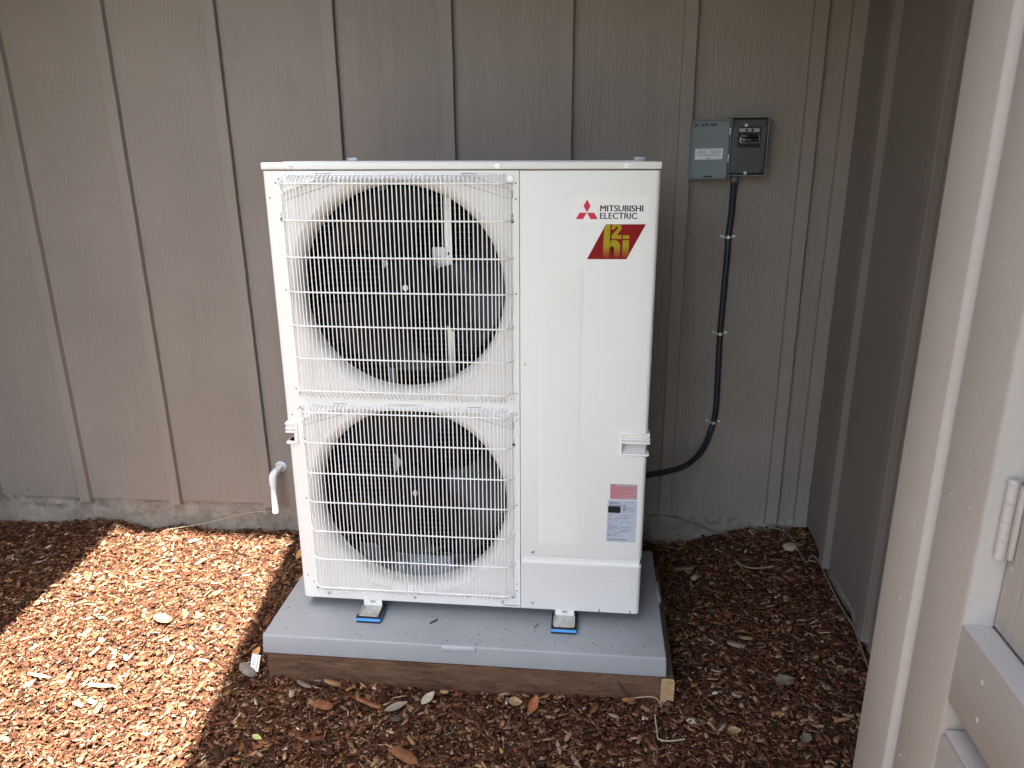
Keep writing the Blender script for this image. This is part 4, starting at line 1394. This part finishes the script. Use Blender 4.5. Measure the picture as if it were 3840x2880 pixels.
# ------------------------------------------------------------------ conduit and straps
cdt = thing('conduit', 'black flexible conduit curving from the disconnect box to the heat pump', 'conduit', (1.354, 0.735, 1.24))
CR = 0.0108
b = new()
ctrl = [(1.3535, 0.718, 1.250), (1.3535, 0.728, 1.215), (1.3545, 0.738, 1.120), (1.3509, 0.742, 1.046), (1.3518, 0.740, 1.00), (1.3505, 0.741, 0.85), (1.3487, 0.742, 0.697), (1.3515, 0.740, 0.56), (1.3540, 0.739, 0.42), (1.3490, 0.741, 0.355),
        (1.3390, 0.735, 0.318), (1.3170, 0.700, 0.275), (1.2830, 0.660, 0.245), (1.2350, 0.605, 0.232), (1.1750, 0.540, 0.240), (1.10, 0.470, 0.254), (1.02, 0.400, 0.266), (0.96, 0.340, 0.275)]
def catmull(P, n=10):
    P = [Vector(p) for p in P]
    P = [P[0] * 2 - P[1]] + P + [P[-1] * 2 - P[-2]]
    out = []
    for i in range(1, len(P) - 2):
        for k in range(n):
            t = k / n
            out.append(0.5 * ((2 * P[i]) + (-P[i - 1] + P[i + 1]) * t + (2 * P[i - 1] - 5 * P[i] + 4 * P[i + 1] - P[i + 2]) * t * t + (-P[i - 1] + 3 * P[i] - 3 * P[i + 1] + P[i + 2]) * t ** 3))
    out.append(P[-2])
    return out
pth = catmull(ctrl, 22)
tube(b, pth, [CR * (1 + (0.018 if k % 2 else -0.006)) for k in range(len(pth))], 16)
obj('conduit_tube', b, M['conduit'], cdt, 60)
b = new()
cyl(b, (1.3535, 0.718, 1.2558), (0, 0, -1), 0.0120, 0.006, 20)
cyl(b, (1.3535, 0.719, 1.2500), (0, 0, -1), 0.0148, 0.0135, 8)
cyl(b, (1.3535, 0.721, 1.2364), (0, 0, -1), 0.0140, 0.0050, 20, 0.0118)
obj('conduit_fitting', b, M['fitting'], cdt, 35)
def strap(z, cx, cy, label):
    t = thing('conduit_strap', label, 'strap', (cx, WY, z), 'metal straps along the conduit')
    b = new()
    r = CR + .0010
    prof = [(cx - .0275, WY - .0006), (cx - .0140, WY - .0006)]
    for k in range(13):
        a = PI - PI * k / 12
        prof.append((cx + (r + .0004) * math.cos(a), min(WY - .0006, cy - (r + .0004) * math.sin(a))))
    prof += [(cx + .0140, WY - .0006), (cx + .0275, WY - .0006)]
    lo = [b.verts.new((x, y, z - .0048)) for x, y in prof]; hi_ = [b.verts.new((x, y, z + .0048)) for x, y in prof]
    lo2 = [b.verts.new((x, y - .0012, z - .0048)) for x, y in prof]; hi2 = [b.verts.new((x, y - .0012, z + .0048)) for x, y in prof]
    for i in range(len(prof) - 1):
        b.faces.new((lo2[i], lo2[i + 1], hi2[i + 1], hi2[i])); b.faces.new((lo[i], hi_[i], hi_[i + 1], lo[i + 1]))
        b.faces.new((lo[i], lo[i + 1], lo2[i + 1], lo2[i])); b.faces.new((hi_[i], hi2[i], hi2[i + 1], hi_[i + 1]))
    obj('strap_band', b, M['zinc'], t, 40)
    for s_x in (-.0212, .0212):
        b = new()
        c = Vector((cx + s_x, WY - .0018, z + .0015))
        lathe(b, c, [(0.0062, 0.0), (0.0058, -0.0022), (0.0035, -0.0036), (0.0, -0.0040)], 'Y', 16)
        box(b, c.x - .0036, c.x + .0036, c.y - .0042, c.y - .0034, c.z - .0007, c.z + .0007)
        obj('screw', b, M['zinc'], t, 50)
strap(1.046, 1.3509, 0.742, 'topmost of three metal straps on the conduit below the box')
strap(0.6990, 1.3487, 0.742, 'middle of three metal straps holding the straight conduit')
strap(0.3570, 1.3490, 0.741, 'lowest metal strap where the conduit starts to curve')

# ------------------------------------------------------------------ PVC drain pipe
dp = thing('drain_pipe', 'short white plastic elbow pipe coming out of the wall left of the heat pump', 'pipe', (-0.364, WY, 0.10))
b = new()
lathe(b, (-0.364, WY, 0.1020), [(0.0245, -0.0003), (0.0235, -0.003), (0.017, -0.0055), (0.012, -0.0065)], 'Y', 24)
for vv in b.verts:
    vv.co.x += 0.0018 * math.sin(vv.co.z * 700); vv.co.z += 0.0015 * math.sin(vv.co.x * 900)
obj('caulk_ring', b, M['caulk'], dp, 60)
b = new(); tube(b, [(-0.364, WY - .001, 0.102), (-0.364, 0.694, 0.102)], 0.0118, 20); obj('pipe_stub', b, M['pvc'], dp, 60)
b = new()
el = [(-0.364, 0.706, 0.102), (-0.364, 0.684, 0.102)] + [(-0.364, 0.684 - 0.018 * math.sin(t * PI / 12), 0.084 + 0.018 * math.cos(t * PI / 12)) for t in range(1, 7)] + [(-0.364, 0.666, 0.060)]
tube(b, el, 0.0152, 22); obj('elbow', b, M['pvc'], dp, 50)
b = new(); tube(b, [(-0.364, 0.666, 0.062), (-0.3660, 0.664, -0.058)], 0.0120, 22); obj('drop_pipe', b, M['pvc'], dp, 60)

# ------------------------------------------------------------------ loose cable along the wall foot
b = new()
cp = [(1.130, 0.745, -0.045), (1.144, 0.738, -0.041), (1.185, 0.728, -0.036), (1.218, 0.727, -0.041), (1.298, 0.738, -0.070), (1.397, 0.738, -0.104), (1.453, 0.735, -0.110), (1.533, 0.732, -0.098)]
for x, y, dz in ((1.590, 0.735, .008), (1.630, 0.715, .010), (1.655, 0.655, .010), (1.668, 0.575, .010), (1.680, 0.520, .012), (1.706, 0.545, .022)):
    cp.append((x, y, float(ground_z(x, y)) + dz + .008))
cp += [(1.7185, 0.500, -0.078), (1.7200, 0.400, -0.085), (1.7215, 0.300, -0.090), (1.7200, 0.200, -0.085), (1.7180, 0.110, -0.072), (1.7160, 0.020, -0.085), (1.7150, -0.05, -0.10)]
tube(b, catmull(cp, 8), 0.0026, 7)
tag(obj('loose_cable', b, M['cable'], None, 60), 'thin grey cable trailing along the wall foot and over the mulch at right', 'cable')

# ------------------------------------------------------------------ bark mulch
PAL = np.array([(0.052, 0.024, 0.013), (0.078, 0.034, 0.018), (0.112, 0.046, 0.024), (0.150, 0.062, 0.031), (0.185, 0.086, 0.044), (0.125, 0.080, 0.050),
                (0.23, 0.125, 0.066), (0.30, 0.19, 0.105), (0.27, 0.205, 0.15), (0.40, 0.30, 0.195), (0.44, 0.39, 0.32), (0.33, 0.17, 0.06)])
PAL[:6] *= np.array([0.90, 0.80, 0.76])
PW = np.array([.13, .15, .16, .14, .11, .08, .105, .065, .03, .018, .009, .018]); PW = PW / PW.sum()
def chip_mesh(P, L, Wd, T, yaw, pitch, roll, col, seed):
    """hexagonal, tapered, slightly bent slivers"""
    g = np.random.default_rng(seed)
    n = len(P)
    # outline in local space (6 points), random taper at both ends
    ax = np.array([-1, -.45, .45, 1, .45, -.45]) * .5
    ay = np.array([0, .5, .5, 0, -.5, -.5])
    ox = ax[None, :] + g.uniform(-.10, .10, (n, 6))
    oy = ay[None, :] * g.uniform(.65, 1.15, (n, 6)) + g.uniform(-.12, .12, (n, 6))
    blunt = g.random(n) < .55
    # blunt chips: spread the outer points wider
    ox[blunt] = (np.array([-1, -.75, .75, 1, .80, -.80]) * .5)[None, :] + g.uniform(-.08, .08, (blunt.sum(), 6))
    bend = g.uniform(-.35, .35, (n, 1))
    lx = ox * L[:, None]; ly = oy * Wd[:, None]
    lz = bend * (ox ** 2) * L[:, None] * .6
    top = np.stack([lx, ly, lz + T[:, None] * .5], -1)
    botm = np.stack([lx * .96, ly * .94, lz - T[:, None] * .5], -1)
    V = np.concatenate([top, botm], 1)            # n,12,3
    cy, sy_ = np.cos(yaw), np.sin(yaw); cp_, sp = np.cos(pitch), np.sin(pitch); cr, sr = np.cos(roll), np.sin(roll)
    Rz = np.zeros((n, 3, 3)); Rz[:, 0, 0] = cy; Rz[:, 0, 1] = -sy_; Rz[:, 1, 0] = sy_; Rz[:, 1, 1] = cy; Rz[:, 2, 2] = 1
    Ry = np.zeros((n, 3, 3)); Ry[:, 0, 0] = cp_; Ry[:, 0, 2] = sp; Ry[:, 2, 0] = -sp; Ry[:, 2, 2] = cp_; Ry[:, 1, 1] = 1
    Rx = np.zeros((n, 3, 3)); Rx[:, 1, 1] = cr; Rx[:, 1, 2] = -sr; Rx[:, 2, 1] = sr; Rx[:, 2, 2] = cr; Rx[:, 0, 0] = 1
    Rm = Rz @ Ry @ Rx
    V = np.einsum('nij,nkj->nki', Rm, V) + P[:, None, :]
    loops = [np.array([0, 5, 4, 3, 2, 1]), np.array([6, 7, 8, 9, 10, 11])]
    sides = [np.array([k, (k + 1) % 6, 6 + (k + 1) % 6, 6 + k]) for k in range(6)]
    per = np.concatenate(loops + sides)
    starts = np.concatenate([[0, 6], 12 + 4 * np.arange(6)])
    totals = np.array([6, 6] + [4] * 6)
    nl = len(per)
    me = bpy.data.meshes.new('mulch')
    me.vertices.add(n * 12); me.vertices.foreach_set('co', V.reshape(-1).astype(np.float32))
    me.loops.add(n * nl); me.loops.foreach_set('vertex_index', (per[None, :] + 12 * np.arange(n)[:, None]).reshape(-1).astype(np.int32))
    me.polygons.add(n * 8); me.polygons.foreach_set('loop_start', (starts[None, :] + nl * np.arange(n)[:, None]).reshape(-1).astype(np.int32))
    me.polygons.foreach_set('loop_total', np.tile(totals, n).astype(np.int32))
    me.update(calc_edges=True)
    at = me.attributes.new('tint', 'FLOAT_COLOR', 'FACE')
    c4 = np.concatenate([col, np.ones((n, 1))], 1)
    at.data.foreach_set('color', np.repeat(c4, 8, 0).reshape(-1).astype(np.float32))
    me.validate()
    return me
def scatter(n, seed, lmin, lmax, aspect, zlift, tilt, region):
    g = np.random.default_rng(seed)
    x0, x1, y0, y1 = region
    x = g.uniform(x0, x1, n); y = g.uniform(y0, y1, n)
    keep = ~((x > -0.070) & (x < 1.146) & (y > -0.140) & (y < 0.465))
    keep &= ~((x > 1.35) & (y < -0.93)) & (x < 1.728)
    x, y = x[keep], y[keep]; n = len(x)
    L = lmin + (lmax - lmin) * g.random(n) ** 2.2
    Wd = L * g.uniform(*aspect, n)
    Wd = np.clip(Wd, .0025, .026)
    T = np.clip(Wd * g.uniform(.18, .5, n), .0012, .006)
    z = ground_z(x, y) + zlift[0] + (zlift[1] - zlift[0]) * g.random(n)
    yaw = g.uniform(0, 2 * PI, n)
    pitch = g.normal(0, tilt, n); roll = g.normal(0, tilt * 1.2, n)
    # keep slivers out of the siding
    y = np.minimum(y, 0.752 - 0 * L)
    ci = g.choice(len(PAL), n, p=PW)
    col = PAL[ci] * g.uniform(.75, 1.3, (n, 1)) * (1 + g.uniform(-.06, .06, (n, 3)))
    return np.stack([x, y, z], 1), L, Wd, T, yaw, pitch, roll, col
REG = (-2.05, 1.735, -0.80, 0.752)
parts = [scatter(46000, 21, .009, .032, (.22, .55), (0.000, .014), .20, REG),
         scatter(64000, 22, .004, .013, (.22, .7), (0.000, .017), .32, REG),
         scatter(4000, 23, .024, .052, (.18, .42), (.006, .017), .20, REG),
         scatter(12000, 24, .016, .046, (.06, .14), (.004, .021), .28, REG)]
cat = [np.concatenate([p[i] for p in parts]) for i in range(8)]
me = chip_mesh(*cat, 77)
me.materials.append(M['chips'])
mo = link(bpy.data.objects.new('mulch', me))
tag(mo, 'reddish brown bark chip mulch covering the ground', 'mulch', kind='stuff')

# ------------------------------------------------------------------ single pieces of litter
def gz(x, y, up=0.02): return float(ground_z(x, y)) + up
def leaf(label, x, y, L, Wd, yaw, m, up=.022, pitch=.2, roll=.2, curl=.25, lobes=0, cat='leaf', name='dry_leaf', group='dry leaves on the mulch', pts=15):
    L *= .80; Wd *= .78
    b = new()
    n = pts
    top, botm = [], []
    for i in range(n + 1):
        t = i / n
        w_ = Wd * .5 * (math.sin(PI * min(1, max(0, t)) ** .85) ** .8)
        if lobes: w_ *= 0.55 + .45 * abs(math.sin(PI * lobes * t + .4))
        xx_ = (t - .5) * L
        zc = curl * L * (t - .5) ** 2
        row = []
        for k in range(5):
            s_k = (k - 2) / 2
            row.append(Vector((xx_ + rng.uniform(-.01, .01) * L, s_k * w_, zc + abs(s_k) * w_ * .45 * curl * 3 + rng.uniform(-.004, .004) * L)))
        top.append(row)
    Rm = Matrix.Rotation(yaw, 4, 'Z') @ Matrix.Rotation(pitch, 4, 'Y') @ Matrix.Rotation(roll, 4, 'X')
    base = Vector((x, y, gz(x, y, up)))
    for off in (0, 1):
        vs = [[b.verts.new(base + Rm @ (p - Vector((0, 0, .0009 * off)))) for p in row] for row in top]
        for r0, r1 in zip(vs, vs[1:]):
            for k in range(4):
                b.faces.new((r0[k], r1[k], r1[k + 1], r0[k + 1]) if off == 0 else (r0[k], r0[k + 1], r1[k + 1], r1[k]))
        if off == 0: v0 = vs
        else:
            ring0 = v0[0] + [r[4] for r in v0[1:]] + v0[-1][:4][::-1] + [r[0] for r in v0[1:-1]][::-1]
            ring1 = vs[0] + [r[4] for r in vs[1:]] + vs[-1][:4][::-1] + [r[0] for r in vs[1:-1]][::-1]
            for q in range(len(ring0)):
                try: b.faces.new((ring0[q], ring0[(q + 1) % len(ring0)], ring1[(q + 1) % len(ring0)], ring1[q]))
                except ValueError: pass
    o = obj(name, b, M[m], None, 50)
    o.data.transform(Matrix.Translation(-base)); o.location = base
    return tag(o, label, cat, group)
def chunk(name, label, cat, x, y, sx_, sy_, sz_, yaw, m, up=.02, tilt=(.1, .1), group=None, rough=.16, seed=1):
    g = random.Random(seed)
    b = new()
    n = 9
    rows = []
    for lvl, (s_, h) in enumerate(((.80, -.5), (1.0, -.2), (.98, .25), (.74, .5))):
        ring = []
        for k in range(n):
            a = 2 * PI * k / n
            j = 1 + g.uniform(-rough, rough)
            ring.append(Vector((math.copysign(abs(math.cos(a)) ** .7, math.cos(a)) * sx_ * .5 * s_ * j, math.copysign(abs(math.sin(a)) ** .7, math.sin(a)) * sy_ * .5 * s_ * j, h * sz_ + g.uniform(-.06, .06) * sz_)))
        rows.append(ring)
    Rm = Matrix.Rotation(yaw, 4, 'Z') @ Matrix.Rotation(tilt[0], 4, 'Y') @ Matrix.Rotation(tilt[1], 4, 'X')
    base = Vector((x, y, gz(x, y, up)))
    vs = [[b.verts.new(base + Rm @ p) for p in r] for r in rows]
    for r0, r1 in zip(vs, vs[1:]):
        for k in range(n):
            b.faces.new((r0[k], r0[(k + 1) % n], r1[(k + 1) % n], r1[k]))
    b.faces.new(vs[0][::-1]); b.faces.new(vs[-1])
    o = obj(name, b, M[m], None, 35)
    o.data.transform(Matrix.Translation(-base)); o.location = base
    return tag(o, label, cat, group)
G1 = 'larger bark pieces on the mulch'
leaf('curled orange leaf beside the pale timber end of the frame', 1.020, -0.185, .060, .040, .5, 'leaf_orange', .030, .25, -.6, .5)
leaf('rust red leaf upright in the mulch before the middle of the frame', 0.745, -0.215, .075, .034, 1.25, 'leaf_rust', .030, -.35, .3, .3)
leaf('tan folded leaf lying left of the rust red leaf', 0.690, -0.205, .055, .036, .3, 'leaf_tan', .028, .2, .4, .5)
leaf('pale grey oval leaf against the timber frame', 0.434, -0.205, .068, .032, .9, 'leaf_pale', .030, -.25, .35, .12)
leaf('long grey green leaf below the pale oval leaf', 0.350, -0.250, .088, .030, .55, 'leaf_grey', .028, -.1, .2, .15)
leaf('pale lobed oak leaf on dark mulch right of the timber end', 1.470, -0.100, .085, .062, .5, 'leaf_grey', .024, .1, .1, .2, 3)
leaf('small yellow green leaf near the bottom left of the shade', -0.006, -0.400, .040, .020, -.25, 'leaf_green', .026, .1, .1, .3)
leaf('small pale leaf on the dark mulch near the side wall', 1.565, 0.420, .040, .022, 1.1, 'leaf_pale', .024, .3, .2, .3)
leaf('orange leaf standing in the sunlit mulch by the heat pump corner', -0.235, 0.560, .075, .034, 1.3, 'leaf_orange', .028, -.5, .3, .2)
leaf('tan leaf curled under the white tag', -0.150, -0.060, .048, .026, 1.3, 'leaf_orange', .026, -.4, .3, .2)
leaf('broad tan leaf in the shade right of the frame', 1.300, -0.280, .050, .030, .2, 'leaf_tan', .026, .1, .2, .3)
leaf('grey leaf nearest the closet edge', 1.480, -0.310, .060, .040, .9, 'leaf_grey', .024, .1, .2, .3, 2)
chunk('bark_piece', 'large reddish bark slab near the bottom edge of the photo', 'bark', 0.420, -0.440, .085, .038, .010, -.45, 'bark_red', .026, (.12, -.2), G1, .14, 3)
chunk('bark_piece', 'long dark red bark sliver pointing at the grey leaves', 'bark', 0.265, -0.245, .085, .014, .007, -.35, 'bark_red', .028, (.05, -.1), G1, .12, 4)
chunk('bark_piece', 'dark flat bark piece below the grey green leaf', 'bark', 0.362, -0.300, .030, .046, .006, .1, 'slate', .028, (.1, -.4), G1, .14, 5)
chunk('bark_piece', 'ribbed tan bark chunk in the middle of the sunlit patch', 'bark', -0.545, 0.085, .062, .046, .012, -.5, 'bark_tan', .026, (.1, -.3), G1, .14, 6)
chunk('bark_piece', 'broad brown bark piece leaning on the frame left of its middle', 'bark', 0.135, -0.172, .055, .034, .012, -.2, 'bark_tan', .028, (.1, -.6), G1, .16, 7)
chunk('bark_piece', 'square grey brown bark piece left of the leaning one', 'bark', 0.090, -0.170, .028, .030, .008, .1, 'bark_grey', .030, (.1, -.7), G1, .16, 8)
chunk('bark_piece', 'grey weathered bark strip in front of the frame left end', 'bark', 0.050, -0.185, .055, .016, .008, -.45, 'bark_grey', .028, (.05, -.3), G1, .16, 9)
chunk('bark_piece', 'dark brown bark flake left of the long red sliver', 'bark', 0.135, -0.260, .060, .040, .008, -.3, 'bark_red', .024, (.1, -.15), G1, .16, 10)
chunk('bark_piece', 'ribbed brown bark stub beside the pale oval leaf', 'bark', 0.478, -0.175, .026, .034, .012, .1, 'bark_tan', .030, (.1, -.7), G1, .14, 12)
chunk('bark_piece', 'purplish brown bark slab behind the pad on the right', 'bark', 1.255, 0.560, .085, .026, .010, .3, 'bark_grey', .024, (.05, -.2), G1, .14, 13)
chunk('stone', 'flat grey stone tilted beside the white tag', 'stone', -0.142, -0.150, .062, .045, .012, -.6, 'stone_grey', .030, (.3, -.5), 'stones on the mulch', .14, 21)
chunk('stone', 'pale tan stone near the wall corner', 'stone', 1.640, 0.600, .046, .036, .020, .2, 'stone', .020, (.1, .1), 'stones on the mulch', .14, 22)
def twig(label, pts, r=.0016, m='straw', name='twig', cat='twig', group='dry stalks on the mulch', raw=False):
    b = new()
    P = [(x, y, z if raw else gz(x, y, z)) for x, y, z in pts]
    tube(b, catmull(P, 4), r, 6)
    return tag(obj(name, b, M[m], None, 60), label, cat, group)
twig('long pale stalk leaning on the foundation left of the drain pipe', [(-0.86, 0.690, -0.175), (-0.70, 0.715, -0.150), (-0.53, 0.742, -0.110), (-0.42, 0.748, -0.098)], .0015, raw=True)
twig('bent pale straw on the shaded mulch right of the timber end', [(1.090, -0.225, .028), (1.092, -0.285, .026), (1.095, -0.312, .026), (1.125, -0.318, .026), (1.165, -0.312, .027)], .0020)
twig('curved straw on the dark mulch behind the pad right side', [(1.440, 0.555, .026), (1.475, 0.515, .024), (1.525, 0.498, .024), (1.560, 0.500, .024)], .0016)
twig('thin brown stem standing against the timber frame', [(0.985, -0.150, .070), (1.000, -0.156, .045), (1.015, -0.160, .028)], .0022, 'slate')
twig('forked straw beside the orange leaf', [(1.030, -0.168, .030), (1.075, -0.168, .040), (1.098, -0.170, .038), (1.112, -0.185, .024)], .0016)
leaf('long pale wood strip low in the sunlit patch', -0.560, -0.240, .115, .017, .05, 'straw', .026, .02, .1, .12, 0, 'wood strip', 'wood_strip', 'pale wood strips in the sun')
leaf('pale wood strip left of the long one in the sunlit patch', -0.770, -0.225, .105, .015, -.12, 'straw', .026, .02, .1, .05, 0, 'wood strip', 'wood_strip', 'pale wood strips in the sun')
twig('short brown bark sliver lying on the grey pad', [(0.414, -0.048, PZ + .003), (0.424, -0.036, PZ + .003), (0.432, -0.026, PZ + .003)], .0026, 'slate', 'bark_sliver', 'bark', 'bits on the grey pad', True)
twig('thin dark stick beside the right vibration pad', [(0.735, -0.040, PZ + .0018), (0.745, -0.018, PZ + .0018)], .0014, 'slate', 'bark_sliver', 'bark', 'bits on the grey pad', True)

b = new()
for k in range(70):
    x, y = rng.uniform(-.06, 1.10), rng.uniform(-.135, .0) if rng.random() < .8 else rng.uniform(0, .4)
    a = rng.uniform(0, PI); l_, w_ = rng.uniform(.0012, .0055), rng.uniform(.0008, .0018)
    d = Vector((math.cos(a), math.sin(a), 0)) * l_; e = Vector((-math.sin(a), math.cos(a), 0)) * w_
    c = Vector((x, y, PZ + .0001)); up_ = Vector((0, 0, .0008))
    lo = [b.verts.new(c + q) for q in (d, e, -d, -e)]; hi_ = [b.verts.new(c + q * .7 + up_) for q in (d, e, -d, -e)]
    b.faces.new(hi_)
    for q in range(4): b.faces.new((lo[q], lo[(q + 1) % 4], hi_[(q + 1) % 4], hi_[q]))
tag(obj('bark_crumbs', b, M['slate']), 'tiny dark bark crumbs scattered on the grey pad', 'bark crumbs', kind='stuff')

wt = thing('paper_tag', 'white and yellow paper tag stuck in the mulch at the pad corner', 'tag', (-0.124, -0.128, -0.19))
b = new(); box(b, -0.014, 0.014, -.0004, .0004, -.026, .026)
Rm = Matrix.Translation((-0.124, -0.128, -0.160)) @ Matrix.Rotation(-.35, 4, 'X') @ Matrix.Rotation(.12, 4, 'Y')
bmesh.ops.transform(b, matrix=Rm, verts=b.verts); obj('tag_sheet', b, M['paper'], wt)
b = new(); box(b, .0045, .0095, -.0007, -.0004, -.018, .022); bmesh.ops.transform(b, matrix=Rm, verts=b.verts); obj('yellow_stripe', b, M['yellow'], wt)
b = new()
for z in (.018, .012, .006, 0, -.006): box(b, -.010, .001, -.0007, -.0004, z - .0012, z)
bmesh.ops.transform(b, matrix=Rm, verts=b.verts); obj('small_print', b, M['inkgrey'], wt)
